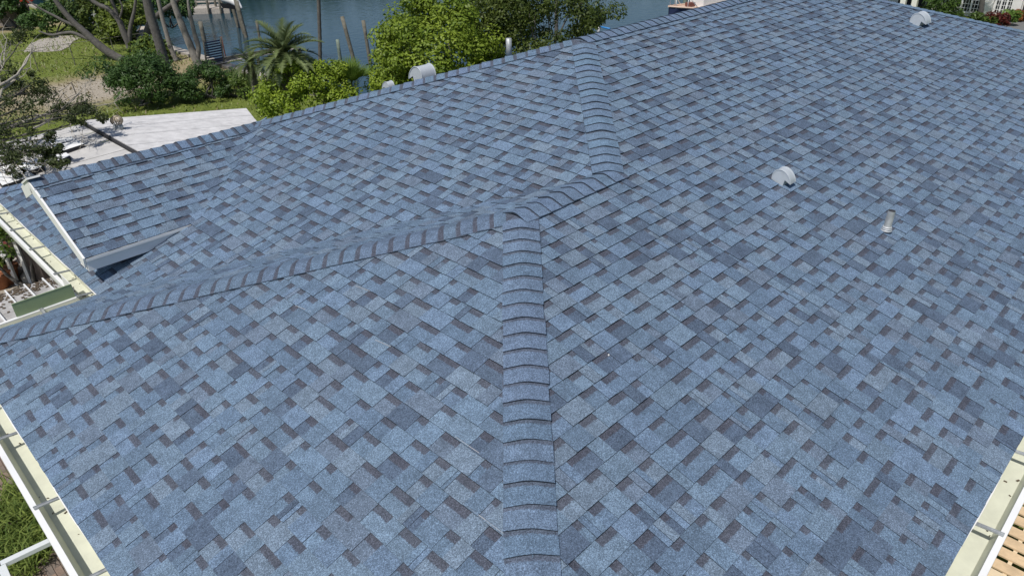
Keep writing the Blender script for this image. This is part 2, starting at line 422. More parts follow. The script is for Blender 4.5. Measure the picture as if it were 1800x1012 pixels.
# choose the 300 pieces that show largest
def size_px(pc):
    mapf, poly, wb = pc[0], pc[1], pc[2]
    P = [to_px(mapf(p[0], min(p[1], wb+E), 0)) for p in poly]
    cx = sum(p[0] for p in P)/len(P); cy_ = sum(p[1] for p in P)/len(P)
    if not (5 < cx < 1795 and 5 < cy_ < 1007) or P[0][2] < .2: return 0
    return area([(p[0], p[1]) for p in P])
PIECES.sort(key=size_px, reverse=True)
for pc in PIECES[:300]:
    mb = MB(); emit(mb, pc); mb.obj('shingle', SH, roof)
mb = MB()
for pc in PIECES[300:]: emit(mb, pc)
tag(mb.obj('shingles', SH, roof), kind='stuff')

# ridge and hip caps
def cap_run(A, B, n1, n2, band, half=.148, tn=(.122,.178,.262), e=E, first=0., skip_end=0., pad=.013):
    """A is the end whose butts show; caps lap towards B"""
    l = (B-A); L = l.length; l = l/L
    e1 = l.cross(n1).normalized(); e2 = l.cross(n2).normalized()
    if e1.z > 0: e1 = -e1
    if e2.z > 0: e2 = -e2
    na = (n1+n2).normalized()
    ds = [-half, -half*.72, -.045, -.02, 0, .02, .045, half*.72, half]
    def prof(dv, h):
        a = abs(dv); ee = e1 if dv < 0 else e2; r = .045
        if a >= r: p = ee*a
        else:
            t = (dv+r)/(2*r); p = e1*r*(1-t)**2 + e2*r*t*t
        return p + na*(h*(1-.25*(a/half)**2))
    meshes = []
    for k in range(4):
        mb = MB(); j = rnd.uniform(.9,1.08); tc = tuple(x*j*rnd.uniform(.97,1.03) for x in tn)
        x1 = e+.05
        sk = rnd.uniform(-.004,.004)
        hb = .016+rnd.uniform(-.002,.003)
        lo = [l*(sk*dv/half) + prof(dv, hb) for dv in ds]; mid = [l*e*.5 + prof(dv, hb-.005) for dv in ds]; hi = [l*x1 + prof(dv, .002) for dv in ds]
        lob = [l*(sk*dv/half) + prof(dv, .002) for dv in ds]; hib = [l*x1 + prof(dv, 0) for dv in ds]
        for i in range(8):
            b1 = band*rnd.uniform(.9,1.1) if i == 0 else b1
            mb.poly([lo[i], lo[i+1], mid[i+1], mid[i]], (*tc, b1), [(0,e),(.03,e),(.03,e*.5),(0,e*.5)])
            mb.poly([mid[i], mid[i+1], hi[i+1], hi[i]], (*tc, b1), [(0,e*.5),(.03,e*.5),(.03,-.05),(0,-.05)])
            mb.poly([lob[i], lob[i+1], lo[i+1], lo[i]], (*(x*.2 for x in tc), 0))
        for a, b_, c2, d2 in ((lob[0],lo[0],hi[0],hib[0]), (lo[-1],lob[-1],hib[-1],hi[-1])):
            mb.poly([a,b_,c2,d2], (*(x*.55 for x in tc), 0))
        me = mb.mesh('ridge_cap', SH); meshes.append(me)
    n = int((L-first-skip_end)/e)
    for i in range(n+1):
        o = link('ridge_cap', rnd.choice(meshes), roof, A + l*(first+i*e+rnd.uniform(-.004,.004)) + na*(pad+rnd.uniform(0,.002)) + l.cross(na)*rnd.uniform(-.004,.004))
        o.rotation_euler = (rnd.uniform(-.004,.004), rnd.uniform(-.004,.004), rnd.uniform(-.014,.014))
N1 = V((-s,0,1)).normalized(); N2 = V((0,-s,1)).normalized(); N5 = V((0,s,1)).normalized(); N7 = V((s,0,1)).normalized()
N4 = V((0,-S4,1)).normalized(); N4b = V((0,S4,1)).normalized()
cap_run(CE, J1, N1, N2, .024, skip_end=.11)
cap_run(WB, J1, N1, N5, .042, skip_end=.13)
cap_run(J1, J2, N2, N5, .012, first=-.065, skip_end=.05, pad=.016)
cap_run(J2, J3, N1, N2, .014, first=.015, skip_end=.22, pad=.014)
cap_run(V((d_-c_,YB,ZE)), J3, N1, N5, .040, skip_end=.16)
cap_run(J3, J4, N2, N5, .003, first=-.06, pad=.015)
cap_run(V((XG-.01, KT.y, KT.z)), KT+V((.1,0,0)), N4, N4b, .041, skip_end=.02, pad=.015)
cap_run(V((XR,-c_,ZE)), J4, N2, N7, .010, half=.13)
# short filler cap where the three ridges meet
# thin pale strips of film left along four courses
for (a, b_) in (((-1.755,-1.137),(-1.752,-1.563)), ((-2.028,-1.51),(-2.023,-1.831)), ((-1.628,.885),(-1.60,.70)), ((-1.518,-.019),(-1.50,-.18)), ((-1.242,.605),(-1.22,.44))):
    mb = MB(); za = ZR + s*a[0]; zb = ZR + s*b_[0]
    mb.beam((a[0],a[1],za+.0145),(b_[0],b_[1],zb+.0145), .0035, .002); mb.obj('film_strip', FILM, roof)

# dormer trim
tr = MB()
tr.beam((XG-.012, ye-.012, p4z(ye)-.055), (XG-.012, KT.y, KT.z-.055), .02, .13, up=V((0,0,1)))
tr.obj('rake_board', WHITE, dormer)
tr = MB(); tr.beam((XG-.012, KT.y+.002, KT.z-.057), (XG-.012, yb4, KT.z-.42*S4-.057), .02, .134); tr.obj('rake_board', WHITE, dormer)
tr = MB(); tr.box((XG+.03, KT.y+.10, KT.z-.012), (.13,.36,.02), rot=Matrix.Rotation(math.atan(-S4),3,'X')); tr.obj('drip_edge', WHITE, dormer)
tr = MB(); tr.box(((XG+vx(ye))/2, ye-.002, p4z(ye)-.075), (vx(ye)-XG+.0, .022, .15)); tr.obj('fascia', WHITE, dormer)
tr = MB(); tr.box(((XG+vx(ye))/2, ye-.030, p4z(ye)-.022), (vx(ye)-XG, .012, .03)); tr.obj('drip_edge', WHITE, dormer)
tr = MB(); tr.poly([(XG+.25, ye+.22, p3z(XG+.25)), (vx(ye)+.1, ye+.22, p3z(vx(ye)+.1)), (vx(ye)+.1, ye+.22, p4z(ye)-.1), (XG+.25, ye+.22, p4z(ye)-.1)])
tr.poly([(XG+.25, ye+.22, p3z(XG+.25)-.1), (XG+.25, yb4, p3z(XG+.25)-.1), (XG+.25, yb4, KT.z-.2), (XG+.25, KT.y, KT.z-.05), (XG+.25, ye+.22, p4z(ye+.22)-.05)])
tr.obj('wall', STUCCO, dormer)
tr = MB(); tr.box(((XG+vx(ye))/2, ye+.12, p4z(ye)-.15), (vx(ye)-XG, .24, .01)); tr.obj('soffit', WHITE, dormer)

# walls, fascia, soffit
OV = .45
foot = [(-c_+OV,-c_+OV),(XR-OV,-c_+OV),(XR-OV,YB-OV),(d_-c_+OV,YB-OV),(d_-c_+OV,c_-OV),(-c_+OV,c_-OV)]
wl = MB()
for i in range(len(foot)):
    a, b_ = foot[i], foot[(i+1)%len(foot)]
    wl.poly([(*a,0),(*b_,0),(*b_,ZE-.1),(*a,ZE-.1)])
wl.obj('wall', STUCCO, house)
eave = [(-c_,-c_),(XR,-c_),(XR,YB),(d_-c_,YB),(d_-c_,c_),(-c_,c_)]
fs = MB()
for i in range(len(eave)):
    a, b_ = V((*eave[i],0)), V((*eave[(i+1)%len(eave)],0)); t = (b_-a).normalized(); o = V((t.y,-t.x,0))
    p0, p1 = a - o*.012 , b_ - o*.012
    fs.beam(V((p0.x,p0.y,ZE-.115)), V((p1.x,p1.y,ZE-.115)), .02, .2)
fs.obj('fascia', WHITE, house)
sf = MB()
for i in range(len(eave)):
    a, b_, f0, f1 = eave[i], eave[(i+1)%len(eave)], foot[i], foot[(i+1)%len(foot)]
    sf.poly([(*a,ZE-.2),(*b_,ZE-.2),(*f1,ZE-.2),(*f0,ZE-.2)])
sf.obj('soffit', WHITE, house)

de = MB()
for i in (0, 1, 3, 4, 5):
    a, b_ = V((*eave[i],0)), V((*eave[(i+1)%len(eave)],0)); t = (b_-a).normalized(); o = V((t.y,-t.x,0)); k = 0; L_ = min((b_-a).length, 14)
    while k < L_:                                  # thin white metal edge, slightly wavy against the shingles
        p, q = a+t*k, a+t*min(k+.32, L_); w1 = .034+.006*math.sin(k*5.1); w2 = .034+.006*math.sin((k+.32)*5.1)
        de.poly([V((p.x,p.y,ZE-.002))-o*.05, V((q.x,q.y,ZE-.002))-o*.05, V((q.x,q.y,ZE-.012))+o*w2, V((p.x,p.y,ZE-.012))+o*w1][::-1]); k += .32
de.obj('drip_edge', WHITE, house)
# gutters
PROF = [(0,-.02),(.0,-.115),(.125,-.12),(.150,-.05),(.162,0.0),(.162,.012),(.198,.012),(.198,-.03),(.165,-.15),(-.004,-.15),(-.004,-.02)]
def gutter(a, b_, z=ZE-.03, hangs=(), trim0=0., trim1=0., label=None, white_in=False):
    a, b_ = V((*a,z)), V((*b_,z)); t = (b_-a).normalized(); o = V((t.y,-t.x,0))
    mb = MB()
    def ring(p, mit): return [p + o*x + t*(mit*x) + V((0,0,zz)) for x, zz in PROF]
    r0_, r1_ = ring(a, trim0), ring(b_, trim1)
    for i in range(len(PROF)-1):
        mb.poly([r0_[i], r1_[i], r1_[i+1], r0_[i+1]], mi=0 if i < 4 else 1)
    mb.poly(r0_[:-1][::-1], mi=1); mb.poly(r1_[:-1], mi=1)
    gt = mb.obj('gutter', [CREAM, WHITE], house)
    if label: gt['label'] = label
    lt = MB(); Lg = min((b_-a).length, 9)
    for _ in range(int(Lg*7)):
        k_ = rnd.uniform(.05, Lg-.05); xx = rnd.choice((.012, rnd.uniform(.02,.12), rnd.uniform(.02,.12), .118)); p = a+t*k_+o*xx; sz = rnd.uniform(.004,.016)*(2 if rnd.random() < .08 else 1)
        lt.box((p.x,p.y,z-.114+rnd.uniform(0,.003)), (sz*1.6, sz*.8, .003), rot=Matrix.Rotation(rnd.uniform(0,3),3,'Z'))
    tag(lt.obj('debris', MUD, gt), kind='stuff')
    for k in hangs:                                     # hanger straps across the trough
        h = MB(); p = a + t*k
        h.beam(p+V((0,0,.004))+o*.0, p+o*.185+V((0,0,.020)), .022, .004)
        h.beam(p+o*.004+V((0,0,.004)), p+o*.004+V((0,0,-.07)), .022, .003)
        h.beam(p+o*.01+V((0,0,.006))+t*.012, p+o*.185+V((0,0,.024))+t*.012, .004, .010)
        h.beam(p+o*.01+V((0,0,.006))-t*.012, p+o*.185+V((0,0,.024))-t*.012, .004, .010)
        h.obj('hanger', GALV, gt)
    return gt
gutter((-c_, c_), (-c_,-c_), hangs=[c_-y for y in (3.1,2.45,1.83,.88,.04,-.8,-1.7,-2.6)], trim0=-1, trim1=1, label='cream gutter along the near left eave')
gutter((-c_,-c_), (XR,-c_), hangs=[x+c_ for x in (-2.9,-2.1,-1.3,-.5,.32,1.19,2.0,2.9,3.8,4.7,5.6,6.5,7.4,8.3)], trim0=-1, trim1=0, label='cream gutter along the right eave')
gutter((d_-c_, YB), (d_-c_, c_), hangs=[YB-y for y in (7.1,6.62,5.95,5.20,4.35,3.66)], trim0=-1, trim1=-1, label='cream gutter with wire hangers below the dormer')
gutter((d_-c_, c_), (-c_, c_), hangs=[.5], trim0=1, trim1=1, label='short gutter on the far eave of the wing')
# splash guard standing in the inside corner of the gutters
xg, yg = d_-c_-.185, c_+.185
mb = MB()
mb.box((xg-.26, yg, ZE+.055), (.52, .005, .135))
mb.box((xg-.26, yg, ZE+.125), (.52, .010, .006), mi=0)
mb.box((xg, yg+.16, ZE+.05), (.005, .32, .13), mi=1)
tag(mb.obj('splash_guard', [GUARD, WHITE], house), 'green splash guard folded across the inside gutter corner')
# lower gutter on the wall below the left eave
p0, p1 = at(52,862,4.0), at(-60,700,4.0)
mb = MB(); x0 = p0.x
mb.beam((x0,p0.y,4.0),(x0,p0.y+3.0,4.0), .02, .09); mb.beam((x0+.16,p0.y,4.0),(x0+.16,p0.y+3.0,4.0), .02, .09)
mb.box((x0+.08,p0.y+1.5,3.96),(.14,3.0,.01), mi=1); mb.box((x0+.08,p0.y,4.0),(.18,.02,.09))
lg = mb.obj('lower_gutter', [WHITE, MUD], house); tag(lg, 'narrow white lower gutter full of dark debris')
for k in range(7):
    hb_ = MB(); hb_.box((x0+.08,p0.y+.22+k*.42,4.048),(.15,.02,.006)); hb_.obj('hanger', WHITE, lg)

# roof vents
def hood(P, down, scale, width, label):
    """gooseneck hood: D-shaped cheeks, rolled back, mouth towards the downslope side"""
    dn = V(down).normalized(); sd = V((1,0,0)); 
    nrm = V((0,0,1))
    arc = [(0,0),(.004,.045),(.02,.085),(.05,.118),(.09,.136),(.13,.134),(.165,.115),(.19,.085),(.2,.05)]
    arc = [tuple(.5*(2*p1[i]+(p2[i]-p0[i])*t+(2*p0[i]-5*p1[i]+4*p2[i]-p3[i])*t*t+(3*p1[i]-p0[i]-3*p2[i]+p3[i])*t**3) for i in (0,1))
           for k in range(len(arc)-1) for p0, p1, p2, p3 in [(arc[max(k-1,0)], arc[k], arc[k+1], arc[min(k+2,len(arc)-1)])] for t in (0,.25,.5,.75)] + [arc[-1]]
    back = [(.138,.064),(.122,-.01)]
    pf = [(x*scale, z*scale) for x, z in arc+back]
    mb = MB(); base = V(P)
    def pt(x, z, k): return base + dn*x + nrm*z + sd*(k*width/2)
    L_ = [pt(x,z,-1) for x,z in pf]; R_ = [pt(x,z,1) for x,z in pf]; n = len(pf)
    mb.poly(L_[::-1]); mb.poly(R_)
    for i in range(n-1):
        if i == len(arc)-1: continue
        mb.poly([L_[i], L_[i+1], R_[i+1], R_[i]])
    na_ = len(arc); mb.poly([L_[na_-1], L_[na_], R_[na_], R_[na_-1]], mi=1)
    # rolled rim on the two cheek edges
    for k in (-1, 1):
        pts = [pt(x*scale, z*scale+.003, k) for x, z in arc]
        mb.tube(pts, .005*scale, 5)
    o = mb.obj('roof_vent', [VENTM, DARK], roof); o['label'] = label
    f = MB(); c2 = base + dn*.09*scale
    f.box(c2+V((0,0,.010)), (width+.12, .30*scale, .004), rot=Matrix.Rotation(-math.atan(s)*(1 if dn.y > 0 else -1), 3, 'X'))
    return o
def onP2(x, y, off=.012): return V((x, y, ZR+s*y+off))
hood(onP2(2.66,-.86), (0,-1,-s), 1.0, .105, 'grey gooseneck roof vent in the middle of the right slope')
hood(onP2(9.42,.33), (0,-1,-s), 1.28, .22, 'grey gooseneck roof vent near the far end of the right slope')
def onP6(x, y, off=.012): return V((x, y, J3.z-s*(y-hh)+off))
hood(onP6(3.52,5.45), (0,1,-s), 1.8, .28, 'big silver gooseneck roof vent behind the back hip')
hood(onP6(3.16,5.98), (0,1,-s), 1.0, .11, 'small silver gooseneck roof vent behind the back hip')
mb = MB(); b0 = onP2(2.897,-1.902); ax = V((.02,-.03,1)).normalized()
mb.tube([b0, b0+ax*.04, b0+ax*.05, b0+ax*.205], [.042,.040,.033,.033], 16, caps=False)
mb.tube([b0+ax*.205, b0+ax*.14], [.028,.028], 16, mi=1); mb.poly([b0+ax*.15+V((.028*math.cos(a),.028*math.sin(a),0)) for a in [i*math.pi/6 for i in range(12)]], mi=1)
vp = mb.obj('vent_pipe', [GALV, DARK], roof, smooth=True); vp['label'] = 'short metal vent pipe on the right slope'
for z_, r_ in ((.012,.050),(.028,.046),(.043,.042)):
    fl = MB(); fl.tube([b0+ax*(z_-.006), b0+ax*(z_+.006)], [r_, r_-.003], 16); fl.obj('flashing_ring', BOOT, vp, True)
mb = MB(); b1 = onP6(2.61,2.71); mb.tube([b1, b1+V((0,0,.22))], .036, 12); mb.obj('vent_pipe', GALV, roof, True)['label'] = 'grey vent pipe just behind the back hip by the tall trees'
mb = MB(); mb.tube([onP2(-.596,-1.39,.012), onP2(-.596,-1.39,.02)], [.006,.005], 8); mb.obj('nail_patch', WHITE, roof)

# ------------------------------------------------------------------ foliage helpers
def leaf(mb, p, n, size, col, wd=.5):
    t = n.cross(V((rnd.gauss(0,1), rnd.gauss(0,1), rnd.gauss(0,1))))
    if t.length < 1e-3: return
    t = t.normalized(); b_ = n.cross(t).normalized()
    l = size*rnd.uniform(.7,1.3); k = l*wd
    mb.poly([p-t*l*.5, p+b_*k*.5, p+t*l*.5, p-b_*k*.5], col)
def rdir():
    z = rnd.uniform(-1,1); a = rnd.uniform(0, 2*math.pi); r = math.sqrt(1-z*z); return V((r*math.cos(a), r*math.sin(a), z))
def mixc(a, b_, k): return tuple(x+(y-x)*k for x, y in zip(a, b_))
def clumps(c, r, n, cr, low=-.5):
    out = []
    while len(out) < n:
        d = rdir()
        if d.z < low: continue
        k = rnd.uniform(.5,1)**.6
        out.append((V(c)+V((d.x*r[0]*k, d.y*r[1]*k, d.z*r[2]*k)), cr*rnd.uniform(.6,1.25), rnd.random()))
    return out
def crown(mb, cl, per, size, c0, c1, up=.5, wd=.5, shell=.55):
    for p, r, t in cl:
        for _ in range(int(per*max(.4, r*r/(cl[0][1]**2)) if False else per)):
            d = rdir(); k = r*(shell+(1-shell)*rnd.random()**.7)
            q = p + V((d.x*k, d.y*k, d.z*k*.8))
            n = (d*.7 + V((0,0,up)) + rdir()*.6).normalized()
            kk = min(1, max(0, .55*t + .45*rnd.random()))
            leaf(mb, q, n, size, (*mixc(c0, c1, kk), 0), wd)
def limb_path(a, b_, sag=0., wob=.08, n=6):
    a, b_ = V(a), V(b_); L = (b_-a).length; out = []
    ox, oy, oz = rdir()*wob*L, 0, 0
    for i in range(n+1):
        t = i/n; p = a.lerp(b_, t); p = p + ox*math.sin(t*math.pi) + rdir()*wob*.25*L*math.sin(t*math.pi) + V((0,0,sag*L*math.sin(t*math.pi))); out.append(p)
    return out
def taper(r0_, r1_, n): return [r0_+(r1_-r0_)*i/n for i in range(n+1)]

YG0, YG1 = (.11,.19,.014), (.36,.46,.05)         # sunlit yellow green
DG0, DG1 = (.035,.06,.012), (.13,.17,.035)        # olive
FG0, FG1 = (.025,.065,.017), (.095,.17,.04)         # dark ferny green

def bush(name, label, cat, c, r, n, cr, per, size, c0, c1, group=None, wd=.5, up=.5, stems=6, low=-.5, extra=()):
    base = V((c[0], c[1], 0)); root = empty(name, label, cat, base, group)
    mb = MB(); cl = clumps(c, r, n, cr, low)
    for e in extra: cl.append((V(e[:3]), e[3], rnd.random()))
    crown(mb, cl, per, size, c0, c1, up, wd); mb.obj('crown', LEAF, root)
    st = MB()
    for i in range(stems):
        p = rnd.choice(cl)[0]; b0_ = base+V((rnd.uniform(-.3,.3)*min(r[0],1.5), rnd.uniform(-.3,.3)*min(r[1],1.5), 0))
        st.tube(limb_path(b0_, p, wob=.1), taper(.06,.015,6), 6)
    st.obj('trunk', BARK, root, True)
    settle(root); return root
P = at(535,165,1.5)
bush('shrub', 'sunlit yellow-green shrub between the flat white roof and the palm', 'bush', (P.x,P.y,1.5), (2.0,1.7,1.35), 90, .42, 170, .12, YG0, YG1)
P = at(640,135,1.5)
bush('shrub', 'low bright shrub right of the fan palm behind the ridge', 'bush', (P.x+.4,P.y-1.2,1.3), (.9,.8,.9), 30, .36, 150, .12, YG0, YG1)
P = at(765,92,2.9)
bush('leafy_tree', 'dense yellow-green broadleaf tree behind the silver vents', 'tree', (P.x,P.y,2.7), (2.35,2.3,2.1), 150, .52, 190, .14, mixc(YG0,DG0,.25), mixc(YG1,DG1,.25), stems=9)
P = at(945,40,3.4)
bush('leafy_tree', 'tall olive-green tree with grey limbs behind the back hip', 'tree', (P.x,P.y,3.3), (2.7,2.6,2.2), 120, .5, 170, .13, DG0, DG1, stems=16,
     extra=[(*at(1060,12,4.2),.5),(*at(1085,20,4.0),.42),(*at(1040,40,3.6),.45),(*at(1020,20,4.0),.55),(*at(1010,55,3.2),.4),(*at(960,62,2.7),.4)])
P = at(860,30,3.6)
bush('leafy_tree', 'dark green tree between the yellow-green tree and the olive tree', 'tree', (P.x+.6,P.y+.4,3.1), (1.7,1.7,1.9), 70, .5, 170, .13, mixc(DG0,YG0,.2), mixc(DG1,YG1,.25), stems=8)
P = at(240,140,1.1)
bush('feathery_bush', 'large dark green feathery bush under the leaning trunks', 'bush', (P.x+.2,P.y,1.0), (1.55,1.5,1.1), 80, .42, 170, .17, FG0, FG1, wd=.28,
     extra=[(P.x-1.6,P.y+.8,1.6,.5),(P.x-1.1,P.y+.6,1.9,.4)])
P = at(365,142,.8)
bush('feathery_bush', 'dark green bush beside the seawall and the dock gate', 'bush', (P.x,P.y,.7), (1.3,1.2,.75), 50, .36, 150, .15, FG0, FG1, wd=.3)
P = at(418,150,.5)
bush('feathery_bush', 'low green weedy bush left of the sunlit shrub', 'bush', (P.x,P.y,.5), (.9,.9,.5), 26, .3, 130, .13, FG0, mixc(FG1,YG1,.3), wd=.3)
# bushes at the far end of the lawn
for (px, py, z, r, lab, ca, cb) in ((95,36,.9,(1.9,1.3,1.0),'dark round bush at the far end of the lawn by the fence',FG0,FG1),
        (175,22,1.2,(2.4,1.6,1.5),'dark hedge bush behind the leaning trunks',FG0,DG1),
        (222,42,1.0,(1.6,1.4,1.2),'yellow-green bush at the water edge behind the trunks',DG0,mixc(YG1,DG1,.6)),
        (285,8,1.5,(2.0,1.6,1.4),'dark bush by the neighbour dock at the top edge',FG0,FG1),
        (140,6,1.6,(2.2,1.6,1.4),'olive bush at the top edge above the dark hedge bush',DG0,DG1),
        (210,56,.5,(.7,.7,.6),'small green bush at the foot of the lawn by the white ramp',FG0,mixc(YG1,DG1,.5)),
        (265,92,.5,(.8,.8,.6),'small green bush between the trunk bases',FG0,mixc(YG1,DG1,.5)),
        (8,10,1.5,(1.4,1.2,1.6),'dark shrub against the olive house in the far corner',FG0,FG1)):
    P = at(px,py,z); bush('bush', lab, 'bush', (P.x,P.y,z), r, 40, .5, 100, .24, ca, cb, wd=.5, stems=4)

# longer tufts and dry blades in the lawn
mb = MB()
for i in range(15000):
    y = rnd.uniform(20, 56); x = rnd.uniform(-2, 13.1)
    hg = rnd.uniform(.05,.16)*(1+.5*math.sin(x*1.3)*math.sin(y*.9)); a = rnd.uniform(0,6.28); l = V((math.cos(a),math.sin(a),0)); sd = V((-l.y,l.x,0))*rnd.uniform(.02,.05); b0_ = V((x,y,.0))
    dry = math.hypot((x-7.6)/5.2,(y-35.3)/3.2) < 1
    if dry and rnd.random() < .6: continue
    c0 = mixc((.09,.14,.025),(.28,.33,.08),rnd.random()) if not (dry or rnd.random() < .12) else mixc((.22,.18,.09),(.34,.29,.18),rnd.random())
    mb.poly([b0_-sd, b0_+sd, b0_+l*hg*.8+V((0,0,hg))], (*c0,0))
tag(mb.obj('grass', LEAF), kind='stuff')
# leaning bare trunks on the lawn
def tree(label, trunks, bark, leaves=None, name='tree'):
    base = V(trunks[0][0][0]); base.z = 0
    root = empty(name, label, 'tree', base)
    for i, (pts, rad) in enumerate(trunks):
        mb = MB(); pts = [V(p) for p in pts]
        # smooth the drawn limb a little
        fine, fr = [], []
        n = len(pts)
        for k in range(n-1):
            for j in range(5):
                t = j/5; p0_, p1_, p2_, p3_ = pts[max(k-1,0)], pts[k], pts[k+1], pts[min(k+2,n-1)]
                fine.append(.5*((2*p1_)+(p2_-p0_)*t+(2*p0_-5*p1_+4*p2_-p3_)*t*t+(3*p1_-p0_-3*p2_+p3_)*t**3)); fr.append((rad[k]+(rad[k+1]-rad[k])*t)*rnd.uniform(.94,1.06))
        fine.append(pts[-1]); fr.append(rad[-1])
        mb.tube(fine, fr, 10); mb.obj('trunk' if i == 0 else 'limb', bark, root, True)
    if leaves:
        mb = MB(); crown(mb, leaves, 80, .2, DG0, DG1); mb.obj('crown', LEAF, root)
    settle(root); return root
def up(base, *steps):
    """limb from a base: steps are pixel positions with the height reached there"""
    return [V(base)] + [onplane(base,px,py) for px,py,z in steps]
def far_crown(c, r=2.6, n=9): return clumps(c, (r,r,r*.6), n, .7)
B1 = at(216,106,0)
tree('leaning grey tree forking left over the lawn with a long low limb',
     [(up(B1,(190,92,.7),(165,72,1.5),(150,58,2.0),(125,35,2.9),(97,0,4.3),(80,-40,5.6)), [.24,.21,.2,.18,.15,.12,.06]),
      (up(onplane(B1,165,72),(148,66,1.75),(128,58,2.1),(110,59,2.1),(90,62,2.1),(68,55,2.4)), [.11,.10,.09,.08,.07,.03]),
      (up(onplane(B1,140,48),(118,40,2.75),(95,28,3.1),(70,15,3.5),(40,-5,4.2)), [.10,.08,.07,.05,.03])], BARK, far_crown(onplane(B1,80,-60-70)))
B2 = at(236,108,0)
tree('grey forked tree in the middle of the trunk cluster',
     [(up(B2,(228,82,.9),(218,58,1.9),(208,35,2.8),(190,16,3.5),(172,8,3.9),(155,-6,4.5),(140,-40,5.8)), [.22,.19,.17,.15,.13,.11,.09,.05]),
      (up(onplane(B2,228,76),(229,50,2.1),(236,20,3.4),(240,-10,4.8)), [.12,.11,.09,.05]),
      (up(onplane(B2,210,40),(203,18,3.4),(196,0,4.2),(190,-30,5.4)), [.10,.09,.07,.04]),
      (up(onplane(B2,209,36),(215,15,3.6),(210,0,4.2)), [.06,.05,.03])], BARK, far_crown(onplane(B2,165,-70-70)))
B3 = at(250,104,0)
tree('grey curved tree arching right over the seawall',
     [(up(B3,(252,85,.7),(258,55,1.9),(266,38,2.6),(285,20,3.3),(305,6,3.9),(330,-15,4.9)), [.18,.17,.16,.14,.12,.11,.06])], BARK, far_crown(onplane(B3,340,-60-70)))
B4 = at(303,152,0)
def ringed(label, base, steps, r0_, r1_, group=None):
    pts = up(base, *steps); root = empty('palm_tree', label, 'tree', base, group); mb = MB()
    fine = []
    for k in range(len(pts)-1):
        for j in range(9): fine.append(pts[k].lerp(pts[k+1], j/9))
    fine.append(pts[-1]); n = len(fine)-1
    mb.tube(fine, [ (r0_+(r1_-r0_)*i/n)*(1.07 if i % 2 else .94) for i in range(n+1)], 12); mb.obj('trunk', BARK, root, True)
    top = fine[-1]; fr = MB()
    for i in range(16):
        frond(fr, top, i*2.4, rnd.uniform(-.2,.9), 1.9, (.05,.09,.02), (.14,.20,.05))
    fr.obj('crown', LEAF, root); settle(root); return root
def frond(mb, base, az, el, L, c0, c1, nl=22, droop=1.1, ll=.42):
    d = V((math.cos(az), math.sin(az), 0)); p = V(base); e = el; col = mixc(c0, c1, rnd.random())
    prev = p
    for i in range(nl):
        e -= droop/nl*(1+i/nl*.6)
        t = d*math.cos(e) + V((0,0,math.sin(e))); q = prev + t*(L/nl)
        sd = V((-d.y, d.x, 0)); nrm = sd.cross(t)
        k = math.sin(math.pi*min(1,(i+1.5)/nl*.9+.08))
        for sg in (-1, 1):
            lt = (sd*sg*.75 + t*.6 - nrm*(-.25 if nrm.z > 0 else .25)*1 + rdir()*.12).normalized()
            w_ = .036*L/1.9; tip = q + lt*ll*k*rnd.uniform(.85,1.1)*(L/1.9)
            mb.poly([q-t*w_, q+t*w_, tip], (*mixc(col, c1, rnd.uniform(-.15,.25)), 0))
        mb.poly([prev+sd*.015, prev-sd*.015, q-sd*.012, q+sd*.012], (.14,.14,.05,0))
        prev = q
ringed('thick ringed palm trunk leaning in front of the dark bush', B4, ((297,130,.7),(288,105,1.5),(278,70,2.8),(268,38,4.0),(258,0,5.5),(246,-45,6.8),(225,-150,9)), .24,.17)
tree('slim grey tree behind the ringed palm trunk', [(up(at(279,101,0),(272,75,.9),(264,45,2.0),(256,10,3.4),(250,-20,4.8)), [.16,.15,.14,.12,.08])], BARK)
tree('slender leaning tree with pale bark at the seawall', [(up(at(310,108,0),(300,85,.8),(293,60,1.7),(286,35,2.7),(278,0,4.2),(270,-30,5.6)), [.15,.13,.12,.11,.10,.06])], PALEBARK)
tree('pale leaning trunk standing left of the dock gate', [(up(at(354,127,0),(346,108,.7),(332,75,1.9),(318,40,3.3),(306,8,4.6),(298,-20,5.9)), [.24,.21,.18,.16,.14,.08]),
      (up(onplane(at(354,127,0),346,108),(349,85,1.5),(342,60,2.5),(334,25,3.9),(330,0,5.0)), [.13,.12,.11,.09,.05])], PALEBARK, far_crown(onplane(at(354,127,0),310,-150)))
tree('thin dark trunk beside the white post on the lawn', [(up(at(188,65,0),(183,48,.7),(178,30,1.6),(174,10,2.7)), [.10,.09,.08,.06])], BARK)

# sparse tree reaching in from the left over the flat roof
root = empty('live_oak', 'sparse dark tree with bare pale twigs reaching over the flat roof', 'tree', (-3.4, 19.5, 0))
hub = V((-2.6,19.0,3.0))
mb = MB(); mb.tube([(-3.4,19.5,0),(-3.2,19.4,1.2),(-2.9,19.2,2.2),hub], [.28,.25,.22,.2], 10); mb.obj('trunk', BARK, root, True)
tg = MB(); cr = MB()
tips = [(30,68,4.6,.42),(45,58,4.7,.34),(14,128,4.2,.34),(28,140,4.1,.25),(30,155,3.9,.28),(55,150,4.0,.32),(62,142,4.0,.25),(90,168,3.8,.30),(78,160,3.8,.24),(12,180,3.9,.38),(38,188,3.8,.42),(10,210,3.8,.45),
        (50,205,3.7,.36),(100,192,3.7,.32),(125,190,3.6,.28),(150,178,3.7,.30),(165,195,3.5,.25),(178,205,3.4,.2),(25,235,3.6,.42),(55,245,3.5,.36),(88,243,3.4,.16),(15,260,3.5,.40),(45,268,3.4,.36),(75,262,3.4,.2),(100,262,3.3,.17),(92,275,3.2,.2),(105,288,3.2,.2),(30,285,3.3,.30),(10,280,3.3,.30),(5,155,4.1,.3),(140,200,3.6,.25),(120,205,3.6,.2)]
